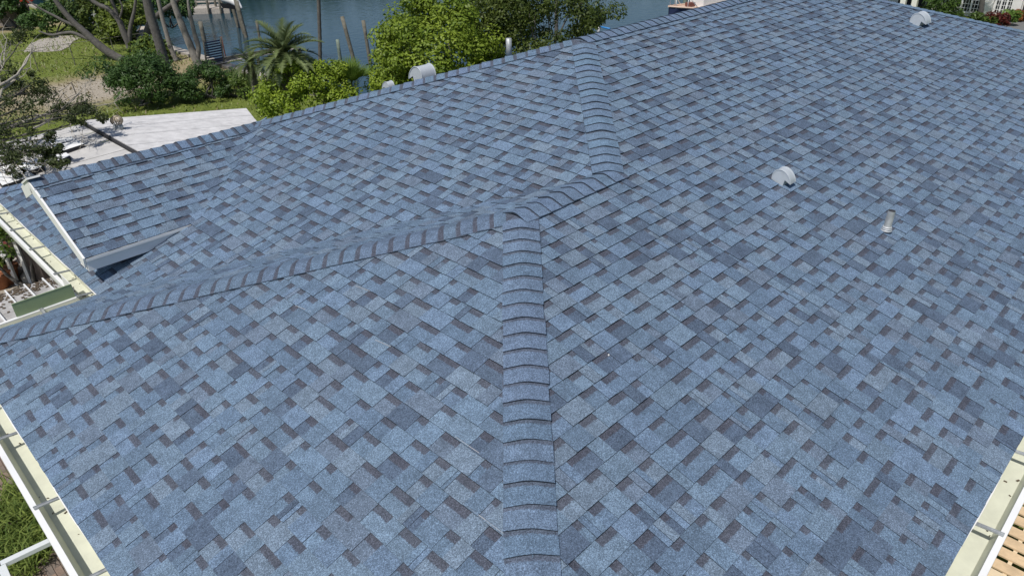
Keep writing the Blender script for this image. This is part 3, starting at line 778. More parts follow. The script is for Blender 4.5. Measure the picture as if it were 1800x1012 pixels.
for px, py, z, r in tips:
    p = at(px, py, z); pth = limb_path(hub, p, wob=.07, n=7); tg.tube(pth, taper(.05,.010,7), 5)
    for _ in range(3):
        q = pth[rnd.randint(3,6)]; tg.tube(limb_path(q, q+(p-hub).normalized()*rnd.uniform(.3,.8)+rdir()*.4, wob=.12, n=4), taper(.014,.004,4), 4)
    crown(cr, [(p, r, rnd.random()), (p+rdir()*r*.7, r*.7, rnd.random()), (p+rdir()*r*.9, r*.5, rnd.random())], 90, .085, (.022,.035,.012), (.085,.11,.03), up=.35, wd=.45, shell=.2)
tg.obj('limb', BARK, root, True); cr.obj('crown', LEAF, root)
tw = MB()
for a, b_, r in (((-40,235,3.6),(60,88,4.6),.05),((0,150,4.2),(55,92,4.6),.045),((40,215,3.6),(112,190,3.6),.04),((112,190,3.6),(150,150,4.0),.022),((112,190,3.6),(180,178,3.6),.022),((112,190,3.6),(200,180,3.5),.016),
                ((150,185,3.6),(150,132,4.2),.012),((60,225,3.5),(110,195,3.6),.03),((105,192,3.6),(170,195,3.4),.016),((20,255,3.4),(80,305,3.0),.014),((10,265,3.4),(50,320,3.0),.014),((40,255,3.4),(85,300,3.0),.012),((-20,270,3.4),(30,318,3.0),.016),((125,205,3.5),(150,245,3.1),.01),((120,195,3.6),(125,235,3.2),.01),((-30,200,3.8),(12,70,4.8),.03),((5,120,4.4),(10,75,4.8),.015)):
    p, q = at(*a), at(*b_); pth = limb_path(p, q, wob=.06, n=7); tw.tube(pth, taper(r, r*.3, 7), 5)
    for _ in range(5):
        k = pth[rnd.randint(2,7)]; e = k + (q-p)*.28*rnd.uniform(.4,1.1) + rdir()*.35; p2 = limb_path(k, e, wob=.12, n=4); tw.tube(p2, taper(r*.35,.003,4), 4)
        tw.tube(limb_path(p2[2], p2[2]+rdir()*.3, wob=.12, n=3), taper(.006,.002,3), 4)
tag(tw.obj('bare_branch', TWIG, root, True), 'bare pale twigs without leaves')
settle(root)

# palms
def date_palm(label, c, L, nf, rtr, c0, c1, name='palm_tree'):
    base = V((c.x, c.y, 0)); root = empty(name, label, 'tree', base)
    mb = MB(); n = 12
    mb.tube([base+(c-base)*(i/n) for i in range(n+1)], [rtr*(1.08 if i%2 else .92)*(1+.25*(i/n)**3) for i in range(n+1)], 12); mb.obj('trunk', BARK, root, True)
    fr = MB()
    for i in range(nf):
        el = 1.35 - 1.8*(i/nf) + rnd.uniform(-.12,.12)
        frond(fr, c, i*2.399, el, L*rnd.uniform(.85,1.12), c0, c1, nl=36, droop=rnd.uniform(.7,1.15))
    fr.obj('crown', LEAF, root)
    dd = MB()
    for i in range(14): frond(dd, c-V((0,0,.12)), i*2.399+.5, -.75, L*.45, (.16,.11,.06), (.26,.19,.11), nl=12, droop=.6, ll=.3)
    tag(dd.obj('dead_fronds', LEAF, root), 'brown dead fronds hanging under the crown'); settle(root); return root
date_palm('big feathery date palm in front of the water', at(499,97,2.95), 1.55, 62, .27, (.06,.09,.035), (.20,.25,.10))
date_palm('small palm left of the big date palm', at(440,113,1.9), 1.0, 22, .14, (.04,.06,.02), (.13,.17,.05))
root = empty('fan_palm', 'low fan palm rising between the two sunlit shrubs', 'tree', at(620,165,.6)*1)
root.location.z = 0; fr = MB(); c0 = at(620,160,1.25)
for i in range(30):
    az = i*2.399; el = rnd.uniform(.5,1.5); d0 = V((math.cos(az)*math.cos(el), math.sin(az)*math.cos(el), math.sin(el))); p = c0 + d0*rnd.uniform(.35,.85)
    sd = V((-math.sin(az), math.cos(az), 0)); col = mixc((.07,.13,.02),(.20,.30,.06), rnd.random())
    for k in range(11):
        a = (k-5)/5*.9; t = (d0*math.cos(a)+sd*math.sin(a)).normalized(); n = d0.cross(sd); w_ = t.cross(n).normalized()*.022
        fr.poly([p-w_*.4, p+t*.35-w_, p+t*.62, p+t*.35+w_, p+w_*.4], (*mixc(col,(.17,.26,.05),rnd.random()*.4),0))
    fr.poly([c0-sd*.01, c0+sd*.01, p+sd*.008, p-sd*.008], (.12,.15,.04,0))
fr.obj('crown', LEAF, root)
mb = MB(); mb.tube([(c0.x,c0.y,0),(c0.x,c0.y,.7),c0], [.12,.12,.09], 10); mb.obj('trunk', BARK, root, True); settle(root)
ringed('tall slender pale palm trunk crossing the water view', at(562,166,0), ((563,120,1.6),(562,60,3.7),(560,0,6.0),(557,-120,7.6)), .085, .075)
ringed('pale palm trunk partly hidden by the olive tree', at(978,66,0), ((978,30,2.1),(978,0,3.6),(977,-140,5.2)), .12, .11)
ringed('thin leaning palm trunk above the dark green tree', at(812,60,0), ((808,20,1.7),(803,0,2.7),(780,-150,4.4)), .13, .12)

# ------------------------------------------------------------------ far lawn: fence, posts, house
root = empty('wooden_fence', 'weathered grey wooden fence at the far end of the lawn', 'fence', at(0,47,0))
fa, fb = at(-140,50,0), at(62,46,0); dv = (fb-fa); n = int(dv.length/.16); bd = MB()
for i in range(n):
    p = fa + dv*(i+.5)/n; bd.box((p.x,p.y,.8+rnd.uniform(-.03,.03)), (.145,.03,1.6), rot=Matrix.Rotation(math.atan2(dv.y,dv.x),3,'Z'))
tag(bd.obj('fence_boards', FENCEW, root), kind='stuff')
rl = MB(); rl.beam(fa+V((0,-.06,1.3)), fb+V((0,-.06,1.3)), .06,.1); rl.beam(fa+V((0,-.06,.4)), fb+V((0,-.06,.4)), .06,.1); rl.obj('rail', FENCEW, root); settle(root)
root = empty('chain_link_fence', 'thin chain link fence with slim posts across the lawn', 'fence', (6.3,42,0))
def fp(x): return V((x, 42+(x-6.3)*-.06, 0))
for x in (-2.8,-.6,1.7,4.0,6.3,8.1,10.2,12.4):
    po = MB(); p = fp(x); po.tube([p, p+V((0,0,1.15))], .022, 6); po.obj('post', PILE, root)
wr = MB()
for z in (.1,.4,.7,.95,1.12): wr.tube([fp(-2.8)+V((0,0,z)), fp(12.4)+V((0,0,z))], .002 if z < 1.1 else .012, 4)
wr.obj('wire', PILE, root); settle(root)
mb = MB(); p = at(177,62,0); mb.tube([p, p+V((-.05,.05,1.25))], .055, 8); mb.box(p+V((-.05,.05,1.27)), (.3,.08,.06))
tag(mb.obj('white_post', WHITE), 'short white post standing on the far lawn', 'post')
for q, top, lab in (((134,166),(128,149),'thin dark stake beside the bare sandy patch'),((12,100),(6,75),'pale bare stick standing on the lawn at the left edge')):
    mb = MB(); p = at(*q,0); mb.tube([p, p+V((-.03,.03,.55 if q[0] > 50 else 1.0))], .022, 6); tag(mb.obj('stake', BARK if q[0] > 50 else TWIG), lab, 'stake')
p = at(20,22,0); root = empty('garden_house', 'olive rendered house with a window behind the far fence', 'house', (p.x-2,p.y+6,0)); o = root.location
mb = MB(); mb.box((o.x,o.y,1.5),(7,5,3)); mb.obj('wall', OLIVE, root)
mb = MB(); mb.poly([(o.x-4,o.y-3,2.9),(o.x+4,o.y-3,2.9),(o.x+4,o.y,4.2),(o.x-4,o.y,4.2)]); mb.poly([(o.x-4,o.y,4.2),(o.x+4,o.y,4.2),(o.x+4,o.y+3,2.9),(o.x-4,o.y+3,2.9)]); mb.obj('roof', FENCEW, root)
for dx in (-1.5, 1.0):
    mb = MB(); mb.box((o.x+dx,o.y-2.52,1.5),(1.3,.06,1.3)); wf = mb.obj('window', WHITE, root)
    mb = MB(); mb.box((o.x+dx,o.y-2.56,1.5),(1.1,.04,1.1)); mb.obj('pane', GLASS, wf)
for ch in list(root.children): ch.location = -o
# kayak and tub on the far lawn
def kayak(p, L, az, m_, label):
    mb = MB(); d0 = V((math.cos(az), math.sin(az), 0)); pts = [V(p)+d0*(L*(i/8-.5))+V((0,0,.16+.10*abs(i/4-1)**2)) for i in range(9)]
    mb.tube(pts, [.03,.15,.24,.29,.31,.29,.24,.15,.03], 10); mb.box(V(p)+V((0,0,.42)), (.6,.32,.05), rot=Matrix.Rotation(az,3,'Z'), mi=1)
    tag(mb.obj('kayak', [m_, DARK], None, True), label, 'kayak')
kayak(at(42,4,.3), 2.0, 2.4, RED, 'red kayak lying beside the olive house')
mb = MB(); p = at(105,30,0); mb.tube([p, p+V((0,0,.05)), p+V((0,0,.7))], [.25,.3,.36], 12, caps=False); mb.tube([p+V((0,0,.68)), p+V((0,0,.74))], .39, 12)
tag(mb.obj('plastic_tub', TEAL), 'teal plastic tub by the dark round bush', 'tub')
mb = MB(); p = at(247,62,0); mb.beam(p+V((-.5,-.6,.05)), p+V((.6,.6,.35)), .5, .08); tag(mb.obj('boat_ramp_board', DOCKW), 'pale plank sloping at the water edge behind the trunks', 'plank')

# ------------------------------------------------------------------ docks, pilings, boats
root = empty('dock', 'narrow wooden dock leading from the seawall into the canal', 'dock', at(355,114,.2))
a, b_ = at(350,116,.22), at(520,84,.22); dv = b_-a; n = int(dv.length/.17); ang = math.atan2(dv.y,dv.x); bd = MB()
for i in range(n):
    p = a+dv*(i+.5)/n; bd.box((p.x,p.y,.22+rnd.uniform(-.006,.006)), (.155,.75,.04), rot=Matrix.Rotation(ang,3,'Z'))
tag(bd.obj('dock_boards', DOCKW, root), kind='stuff')
for k in (.25,.55,.85,1.0):
    for sg in (-1,1):
        p = a+dv*k+V((-dv.y,dv.x,0)).normalized()*.36*sg; mb = MB(); mb.tube([(p.x,p.y,-1.6),(p.x,p.y,.18)], .10, 8); mb.obj('leg', PILE, root, True)
mb = MB(); mb.beam(a+V((0,0,.12)), b_+V((0,0,.12)), .12, .14); mb.obj('stringer', PILE, root); settle(root)
root = empty('dock_gate', 'dark blue slatted panel leaning between posts on the dock', 'gate', at(375,116,.2))
ga, gb = at(362,112,.35), at(392,106,.35)
for i in range(9):
    mb = MB(); z = .12*i; mb.beam(ga+V((0,0,z))+V((.05*i*.5,.05*i*.4,0)), gb+V((0,0,z))+V((.05*i*.5,.05*i*.4,0)), .02, .07); mb.obj('slat', NAVY, root)
for p in (ga, gb):
    mb = MB(); mb.tube([p+V((0,0,-.35)), p+V((.2,.16,1.1))], .05, 8); mb.obj('post', PILE, root, True)
settle(root)
PG = 'weathered pilings standing in the canal'
def pile(base, htop, r, m_, lab, lean=(0,0), z0=-2.2):
    mb = MB(); b0_ = V(base); L = htop-z0
    pts = [V((b0_.x+lean[0]*(k-.5)*L, b0_.y+lean[1]*(k-.5)*L, z0+L*k)) for k in (0,.2,.4,.6,.8,1)]
    mb.tube(pts, [r*rnd.uniform(.95,1.08) for _ in pts], 10)
    tag(mb.obj('piling', m_, None, True), lab, 'piling', PG)
pile(at(600,119,-1), .55, .10, PILEG, 'shortest piling right of the slender palm trunk')
pile(at(623,124,-1), 1.9, .11, PILE, 'tall leaning piling in the middle of the open water', (-.10,.10))
pile(at(650,112,-1), 1.4, .10, PILE, 'piling at the edge of the yellow-green tree', (-.03,.03))
pile(at(418,48,-1), 1.1, .12, PILE, 'piling under the white covered boat', (-.06,.06))
pile(at(432,66,-1), 1.4, .12, PILE, 'paired tall piling nearest the small palm', (-.05,.05))
pile(at(428,60,-1), 1.4, .11, PILE, 'paired tall piling just behind its twin', (-.05,.05))
pile(at(457,70,-1), .2, .09, PILE, 'short dark piling behind the left fronds of the date palm')
pile(at(360,75,-1), .35, .14, PILE, 'stubby barnacled piling by the dock gate')
pile(at(1203,22,-1), 2.0, .16, PILEG, 'green piling behind the moored boat bow')
pile(at(1232,22,-1), 2.0, .16, PILEG, 'green piling right of the moored boat bow')
pile(at(399,112,-1), .55, .035, RUSTW, 'thin rusty stake beside the dock gate')
root = empty('boat_dock', 'neighbour dock with rails and posts at the top of the canal', 'dock', at(366,25,-1))
xr = V((RT.x, RT.y, 0)).normalized(); yr = V((-xr.y, xr.x, 0)); c0 = at(366,25,-1); LD = 3.6; ang = math.atan2(xr.y, xr.x); RD = Matrix.Rotation(ang, 3, 'Z')
mb = MB(); mb.box(c0+V((0,0,.12))+yr*.1, (LD,.2,.5), rot=RD); mb.obj('stringer', DOCKW, root)
bd = MB()
for i in range(22): bd.box(c0+xr*(-LD/2+LD*(i+.5)/22)+yr*1.2+V((0,0,.40)), (LD/22-.02,2.3,.05), rot=RD)
tag(bd.obj('dock_boards', DOCKW, root), kind='stuff')
for z, o_ in ((.75,1.5),(1.15,1.9),(1.55,2.1)):
    mb = MB(); mb.box(c0+yr*o_+V((0,0,z)), (LD+.2,.06,.13), rot=RD); mb.obj('rail', DOCKW, root)
for k, o_, h_ in ((-1.6,2,2.2),(-.6,2.1,2.3),(.15,-.1,2.5),(.42,.9,2.6),(.85,1.2,2.7),(1.15,-.1,2.3),(1.7,1.8,2.4)):
    mb = MB(); q = c0+xr*k+yr*o_; mb.tube([q-V((0,0,1.2)), q+V((0,0,h_))], .10, 8); mb.obj('post', PILE, root, True)
settle(root)
def hull(mb, prof, d0, base, mi):
    sd = V((-d0.y, d0.x, 0)); rings = []
    for x, wt, wb, zt, zb in prof:
        rings.append([base+d0*x+sd*wt+V((0,0,zt)), base+d0*x+sd*wb+V((0,0,zb)), base+d0*x-sd*wb+V((0,0,zb)), base+d0*x-sd*wt+V((0,0,zt))])
    for r_, q in zip(rings, rings[1:]):
        for i in range(3): mb.poly([r_[i], q[i], q[i+1], r_[i+1]], mi=mi)
    mb.poly(rings[-1], mi=mi); return rings
# covered boat on the neighbour's lift
p = at(414,6,.9); root = empty('covered_boat', 'bow of a small boat under a white cover above the pilings', 'boat', p)
d0 = (xr*.75-yr*.5).normalized(); mb = MB()
pts = [p+d0*x+V((0,0,z)) for x, z in ((-1.3,.22),(-.8,.26),(-.3,.2),(.1,.02),(.4,-.2),(.62,-.3))]
mb.tube(pts, [.25,.34,.34,.27,.16,.05], 10); mb.obj('cover', WHITE, root, True)
mb = MB(); hull(mb, [(-1.4,.3,.15,-.02,-.4),(-.4,.3,.15,-.04,-.4),(.2,.2,.08,-.15,-.4),(.5,.03,.02,-.25,-.36)], d0, p, 0); mb.obj('hull', DARK, root); settle(root)
# moored boat
p = at(1174,41,-1); root = empty('moored_boat', 'moored boat with dark blue hull and white bow rail beyond the ridge', 'boat', p); d0 = (at(1290,24,-1)-p).normalized()
mb = MB(); pr = [(0,.04,.02,1.05,.35),(.5,.45,.16,1.0,-.05),(1.4,.85,.5,.9,-.3),(3,1.1,.8,.8,-.35),(6.5,1.15,.95,.75,-.35)]
rg = hull(mb, pr, d0, p, 0); mb.obj('hull', NAVY, root)
dkm = MB()
for r_, q in zip(rg, rg[1:]): dkm.poly([r_[0]+V((0,0,.01)), r_[3]+V((0,0,.01)), q[3]+V((0,0,.01)), q[0]+V((0,0,.01))])
for k in (0, 3): dkm.tube([r_[k]+V((0,0,.05)) for r_ in rg], .07, 6)
dkm.obj('deck', PEACH, root)
mb = MB(); mb.box(p+d0*3.6+V((0,0,1.15)), (2.2,1.4,.7), rot=Matrix.Rotation(math.atan2(d0.y,d0.x),3,'Z')); mb.obj('cabin', WHITE, root)
rl = MB(); sd = V((-d0.y,d0.x,0))
for sg in (-1,1):
    rl.tube([p+d0*-.25+V((0,0,1.75)), p+d0*.3+sd*sg*.3+V((0,0,1.7)), p+d0*1.2+sd*sg*.75+V((0,0,1.6)), p+d0*1.8+sd*sg*.9+V((0,0,.95))], .035, 6)
    for x in (.35,1.1): rl.tube([p+d0*x+sd*sg*(.3+.45*(x-.3)/.9)+V((0,0,1.68)), p+d0*x+sd*sg*(.3+.4*(x-.3)/.9)+V((0,0,.95))], .025, 6)
rl.obj('bow_rail', WHITE, root, True)
mb = MB(); mb.box(p+d0*1.9+V((0,0,1.05)), (.5,.5,.25), rot=Matrix.Rotation(math.atan2(d0.y,d0.x),3,'Z')); mb.obj('hatch', RW0, root); settle(root)
p = at(1052,60,.0); root = empty('dock_ladder', 'white post with a bright blue pole across it beside the olive tree', 'post', p)
mb = MB(); mb.tube([p, p+V((0,0,.45))], .10, 8); mb.obj('post', WHITE, root, True)
mb = MB(); q = at(1072,51,.45); mb.tube([p+V((0,0,.42)), q], .05, 8); mb.obj('pole', BLUE, root, True); settle(root)

# ------------------------------------------------------------------ far bank seen in the water
fb_ = MB()
for i in range(340):
    if i < 230: x, y = rnd.uniform(SX-5, FX+10), FY+rnd.uniform(3,14)
    else: x, y = FX+rnd.uniform(3,14), rnd.uniform(SY+10, FY)
    hgt = rnd.uniform(3,8); r = rnd.uniform(1.5,3)
    for _ in range(60):
        d = rdir(); q = V((x,y,hgt*rnd.uniform(.15,1)))+V((d.x*r,d.y*r,d.z*r*.6)); q.z = max(.3,q.z)
        leaf(fb_, q, (d+V((0,0,.5))).normalized(), 1.1, (*mixc(FG0, DG1, rnd.random()),0), .7)
tag(fb_.obj('far_woods', LEAF), kind='stuff')

# ------------------------------------------------------------------ white house beyond the far end of the roof
root = empty('white_house', 'white rendered house with gridded windows beyond the far hip', 'house', (52,8,0))
XW = 49.6
mb = MB(); mb.box((XW+5, 5.9, 2.2), (10, 9.0, 4.4)); mb.box((XW+6.2, 14.4, 2.2), (8, 8.0, 4.4)); mb.obj('wall', STUCCO, root)
mb = MB(); mb.box((XW-.12, 8.78, 2.2), (.24,.56,4.4)); mb.obj('pilaster', STUCCO, root)
mb = MB(); mb.box((XW-.12, 7.22, 2.2), (.24,.42,4.4)); mb.obj('pilaster', STUCCO, root)
rf = MB(); rf.box((XW+4, 9.5, 4.55), (11.5, 20, .3)); rf.obj('roof', FENCEW, root)
def gridwin(y0, y1, z0, z1, nx, nz, nm):
    wf = MB(); X = XW-.05
    for y in [y0+(y1-y0)*i/nm for i in range(nm+1)]: wf.box((X,y,(z0+z1)/2),(.12,.09,z1-z0+.09))
    for z in (z0,(z0+z1)/2,z1): wf.box((X-.002,(y0+y1)/2,z),(.1,y1-y0,.09))
    w_ = wf.obj('window', WHITE, root); pn = MB(); pn.box((XW-.005,(y0+y1)/2,(z0+z1)/2),(.02,y1-y0,z1-z0)); pn.obj('pane', GLASS, w_)
    mu = MB()
    for i in range(1,nx): mu.box((XW-.03,y0+(y1-y0)*i/nx,(z0+z1)/2),(.03,.025,z1-z0))
    for i in range(1,nz): mu.box((XW-.031,(y0+y1)/2,z0+(z1-z0)*i/nz),(.03,y1-y0,.025))
    mu.obj('muntin', WHITE, w_)
gridwin(9.15, 10.75, .22, 2.4, 9, 9, 3); gridwin(7.5, 8.4, .28, 2.5, 6, 9, 3)
mb = MB(); mb.box((XW-.02, 6.45, 1.1),(.08,1.0,2.2)); mb.obj('door', DARK, root)
for y in (11.95,13.05,13.75):
    mb = MB(); mb.box((XW+.3, y, 1.4),(.3,.32,2.8)); mb.obj('column', STUCCO, root)
for y in (12.5,13.4,14.3):
    mb = MB(); mb.box((XW+2.17, y, 1.3),(.06,.8,2.6)); mb.obj('door', DARK, root)
for ch in list(root.children): ch.location = ch.location-root.location
ringed('straight pale palm trunk in front of the gridded windows', at(1722,40,0), ((1727,0,0),(1732,-60,0),(1735,-120,0)), .15, .12)
p = at(1656,16,.9)
bush('palm_bush', 'dark green spiky bush left of the gridded windows', 'bush', (p.x,p.y,.9), (.8,.95,1.0), 24, .4, 80, .32, (.02,.05,.012), (.10,.17,.03), wd=.18)
for (px,py,z,r,lab,a_,b2) in ((1752,38,.35,(.5,.6,.5),'dark red leafy plant at the white house wall',(.05,.012,.012),(.16,.03,.02)),
        (1738,41,.25,(.3,.4,.35),'low green plant left of the dark red plant',FG0,(.16,.24,.04)),
        (1772,34,.35,(.4,.6,.45),'bright green plant right of the dark red plant',(.06,.12,.02),(.20,.32,.06)),
        (1788,30,.3,(.3,.3,.35),'small orange croton at the edge of the driveway',(.15,.05,.01),(.35,.14,.03)),
        (1704,32,.3,(.3,1.0,.3),'clipped low hedge under the gridded window',FG0,(.13,.2,.04))):
    p = at(px,py,z); bush('flower_bed_plant', lab, 'plant', (p.x,p.y,z), r, 14, .24, 60, .2, a_, b2, wd=.35, stems=3)
mb = MB(); dr = [at(*q,.012) for q in ((1700,46),(1790,33),(1900,36),(1900,60),(1760,52))]; mb.poly([V((q.x,q.y,.012)) for q in dr][::-1])
tag(mb.obj('driveway', mat('asphalt', (.16,.165,.17), .95, var=.15, vscale=6, bump=.4, bscale=60)), kind='structure')
mb = MB(); mb.beam(at(1740,44,.06), at(1800,31,.06), .15, .16); tag(mb.obj('kerb', CONC), kind='structure')
# white urn at the porch
p = at(1628,10,0); mb = MB(); mb.tube([p+V((0,0,z)) for z in (0,.1,.35,.7,.95,1.0)], [.35,.2,.15,.35,.45,.4], 12); tag(mb.obj('garden_urn', WHITE, None, True), 'white urn at the porch of the white house', 'urn')

# ------------------------------------------------------------------ flat roofed neighbour
root = empty('flat_roof_building', 'low building with a weathered white membrane roof behind the dormer', 'building', (3,17,0))
XA, XB, XC, YT = 1.83, 6.95, -1.25, 19.0
YL = 14.6
mb = MB(); mb.box(((XC+XA)/2, (YT+YL)/2-.3, 1.3), (XA-XC-.3, YT-YL-.4, 2.6)); mb.box(((XA+5.0)/2, (YT+YL)/2-.3, 1.0), (5.0-XA-.2, YT-YL-.4, 1.9)); mb.obj('wall', mat('shade_darkened_brown_wall',(.05,.036,.032),.85,var=.2,vscale=6), root)  # near-black brown puts the deep shade on these walls into their colour
sa = .15; nst = 8
for i in range(nst):
    y0, y1 = YT-(YT-YL)*i/nst, YT-(YT-YL)*(i+1)/nst
    xb = XB+.05*i-(.9 if False else 0)
    mb = MB(); z = .004*(i % 2)
    xc, xd = 6.76-.337*(19.3-y1), 6.76-.337*(19.3-y0)
    P0 = [(XA+.02,y1+.008,2.84+z),(xc,y1+.008,2.84+z-sa*(xc-XA)),(xd,y0,2.84+z-sa*(xd-XA)),(XA+.02,y0,2.84+z)]
    mb.poly(P0); mb.poly([P0[0],P0[1],V(P0[1])-V((0,0,.1)),V(P0[0])-V((0,0,.1))]); mb.poly([P0[1],P0[2],V(P0[2])-V((0,0,.1)),V(P0[1])-V((0,0,.1))]); mb.poly([P0[3],P0[0],V(P0[0])-V((0,0,.18)),V(P0[3])-V((0,0,.18))])
    if i == 0: mb.poly([P0[2],P0[3],V(P0[3])-V((0,0,.1)),V(P0[2])-V((0,0,.1))])
    mb.obj('membrane_strip', MEMB, root)
    mb = MB(); P1_ = [(XC,y1+.012,2.68+z),(XA-.06,y1+.012,2.75+z),(XA-.06,y0,2.75+z),(XC,y0,2.68+z)]
    mb.poly(P1_)
    if i == 0: mb.poly([P1_[2],P1_[3],V(P1_[3])-V((0,0,.1)),V(P1_[2])-V((0,0,.1))])
    mb.obj('membrane_strip', MEMB2, root)
mb = MB(); mb.box(((XC+5.1)/2,(YT+YL)/2,1.85),(5.1-XC-.3,YT-YL-.5,.05)); mb.obj('roof_underlay', DARK, root)
mb = MB(); mb.box((XA-.02,(YT+YL)/2,2.79),(.04,YT-YL,.09)); mb.obj('step_shade_strip', DARK, root)  # dark strip painting the shade line where the roof level steps
# white panels resting on the grey part
def panel(q, lab):
    pts = [at(*k, 2.80) for k in q]; t_ = [V((p.x,p.y,2.83)) for p in pts]
    if (t_[1]-t_[0]).cross(t_[2]-t_[1]).z < 0: t_ = t_[::-1]
    mb = MB(); mb.poly(t_)
    for i in range(4): a, b_ = t_[i], t_[(i+1)%4]; mb.poly([a, b_, V((b_.x,b_.y,2.70)), V((a.x,a.y,2.70))], mi=1)
    tag(mb.obj('roof_panel', [PANELW, DARK]), lab, 'panel', 'white panels lying on the neighbour roof')
panel(((85,249),(127,242),(135,248),(92,256)), 'narrow white panel farthest up the grey neighbour roof')
panel(((94,258),(137,248),(148,255),(105,269)), 'wide white panel in the middle of the grey neighbour roof')
panel(((85,278),(117,270),(124,276),(90,288)), 'small white panel partly under the dark foliage')
panel(((30,292),(65,280),(78,294),(42,306)), 'white panel behind the drooping twigs')
panel(((-20,300),(22,288),(62,310),(5,328)), 'large white panel beside the dormer peak')
panel(((-30,283),(8,272),(25,284),(-10,296)), 'white panel at the left edge under the sparse tree')
# turbine ventilator
p = at(210,229,2.8-.06); root2 = empty('turbine_vent', 'rusty ribbed turbine vent standing on the white membrane roof', 'vent', p)
RUST = mat('tarnished_turbine_metal', (.34,.29,.22), .6, .3, var=.3, vscale=9)
mb = MB(); mb.tube([p, p+V((0,0,.16))], [.13,.115], 14); mb.tube([p-V((0,0,.02)), p+V((0,0,.015))], [.2,.18], 14); mb.obj('collar', GALV, root2, True)
for i in range(16):
    a = i*math.pi/8; mb = MB(); prev = None
    for k in range(7):
        ph = -.9+2.3*k/6; r = .145*math.cos(ph)**.7 if math.cos(ph) > 0 else .01; z = .27+.12*math.sin(ph)
        q = [p+V((r*math.cos(a+o_),r*math.sin(a+o_),z)) for o_ in (-.15,.12)]; q[1] = q[1]+V((math.cos(a),math.sin(a),0))*.02
        if prev: mb.poly([prev[0],prev[1],q[1],q[0]])
        prev = q
    mb.obj('fin', RUST, root2)
mb = MB(); mb.tube([p+V((0,0,.37)), p+V((0,0,.40)), p+V((0,0,.41))], [.08,.07,.02], 12); mb.obj('cap', RUST, root2, True); settle(root2)
for ch in list(root.children): ch.location = ch.location-root.location

# ------------------------------------------------------------------ patio side, left edge
root = empty('patio_cover', 'stained grey ribbed patio cover below the wing eave', 'patio roof', (-2.8,8,0))
y0, y1, zz = 4.2, 10.45, 2.4
for i in range(8):
    x = -.55-.30*i; mb = MB()
    mb.poly([(x,y0,zz+.35),(x-.285,y0,zz+.35),(x-.285,y1,zz),(x,y1,zz)][::-1]); mb.poly([(x,y1,zz),(x-.285,y1,zz),(x-.285,y1,zz-.08),(x,y1,zz-.08)])
    mb.obj('roof_panel', PATIO, root)
    mb = MB(); mb.beam((x-.2925,y0,zz+.37),(x-.2925,y1,zz+.02), .02, .06); mb.obj('rib', WHITE, root)
mb = MB()
for i in range(420):
    x = rnd.uniform(-2.9,-.6); y = y1-abs(rnd.gauss(0,.28))-.02; mb.box((x,y,zz+(y1-y)*.056+.01),(rnd.uniform(.02,.07),rnd.uniform(.015,.05),.010),(.1,.07,.04,0),Matrix.Rotation(rnd.uniform(0,3),3,'Z'))
tag(mb.obj('leaf_litter', MUD, root), kind='stuff')
for x in (-.8,-2.8):
    mb = MB(); mb.box((x,y1-.3,1.15),(.1,.1,2.3)); mb.obj('post', WHITE, root)
settle(root)
root = empty('pergola', 'white pergola with slim posts beside the potted plants', 'pergola', at(30,490,0))
for (b0_, t0_) in (((31,500),(12,434)),((55,496),(24,424)),((16,478),(-6,436))):
    q = at(*b0_,0); mb = MB(); mb.tube([q, q+V((0,0,1.45))], .055, 4); mb.obj('post', WHITE, root)
pa = at(31,500,0); pb = at(55,496,0); pc_ = at(16,478,0)
dv = (pb-pa).normalized()
for o_ in (0, .6, 1.2):
    for_ = V((-dv.y,dv.x,0))*o_
    mb = MB(); mb.beam(pa-dv*2.2+for_+V((0,0,1.49)), pb+dv*.3+for_+V((0,0,1.49)), .07,.10); mb.obj('beam', WHITE, root)
settle(root)
def pot(p, r, h, lab, c0, c1):
    root = empty('potted_plant', lab, 'plant', p)
    mb = MB(); mb.tube([p, p+V((0,0,h*.85)), p+V((0,0,h*.86)), p+V((0,0,h))], [r*.7,r,r*1.12,r*1.12], 14); mb.obj('pot', TERRA, root, True)
    mb = MB(); crown(mb, clumps(p+V((0,0,h+r*1.1)), (r*1.2,r*1.2,r*1.2), 10, r*.5), 40, r*.4, c0, c1); mb.obj('foliage', LEAF, root); settle(root)
pot(at(18,496,0), .28, .45, 'terracotta pot with a leafy plant nearest the patio cover', FG0, FG1)
pot(at(3,505,0), .24, .4, 'orange pot with yellowish plant at the left edge', DG0, YG1)
pot(at(66,415,0), .25, .4, 'dark pot plant in the shade below the gutter', FG0, FG1)
root = empty('garden_bench', 'dark red garden bench in the shade of the eave', 'bench', at(62,450,0)); q = at(62,450,0)
RW = mat('dark_red_wood', (.16,.04,.03), .7, var=.2, vscale=8)
for i in range(4): mb = MB(); mb.box(q+V((0,.13*i,.45)),(1.3,.11,.03)); mb.obj('slat', RW, root)
for i in range(3): mb = MB(); mb.box(q+V((0,.5,.6+.14*i)),(1.3,.03,.11)); mb.obj('slat', RW, root)
for sx in (-.55,.55):
    for sy_ in (.02,.45): mb = MB(); mb.box(q+V((sx,sy_,.22)),(.06,.06,.44)); mb.obj('leg', RW, root)
settle(root)
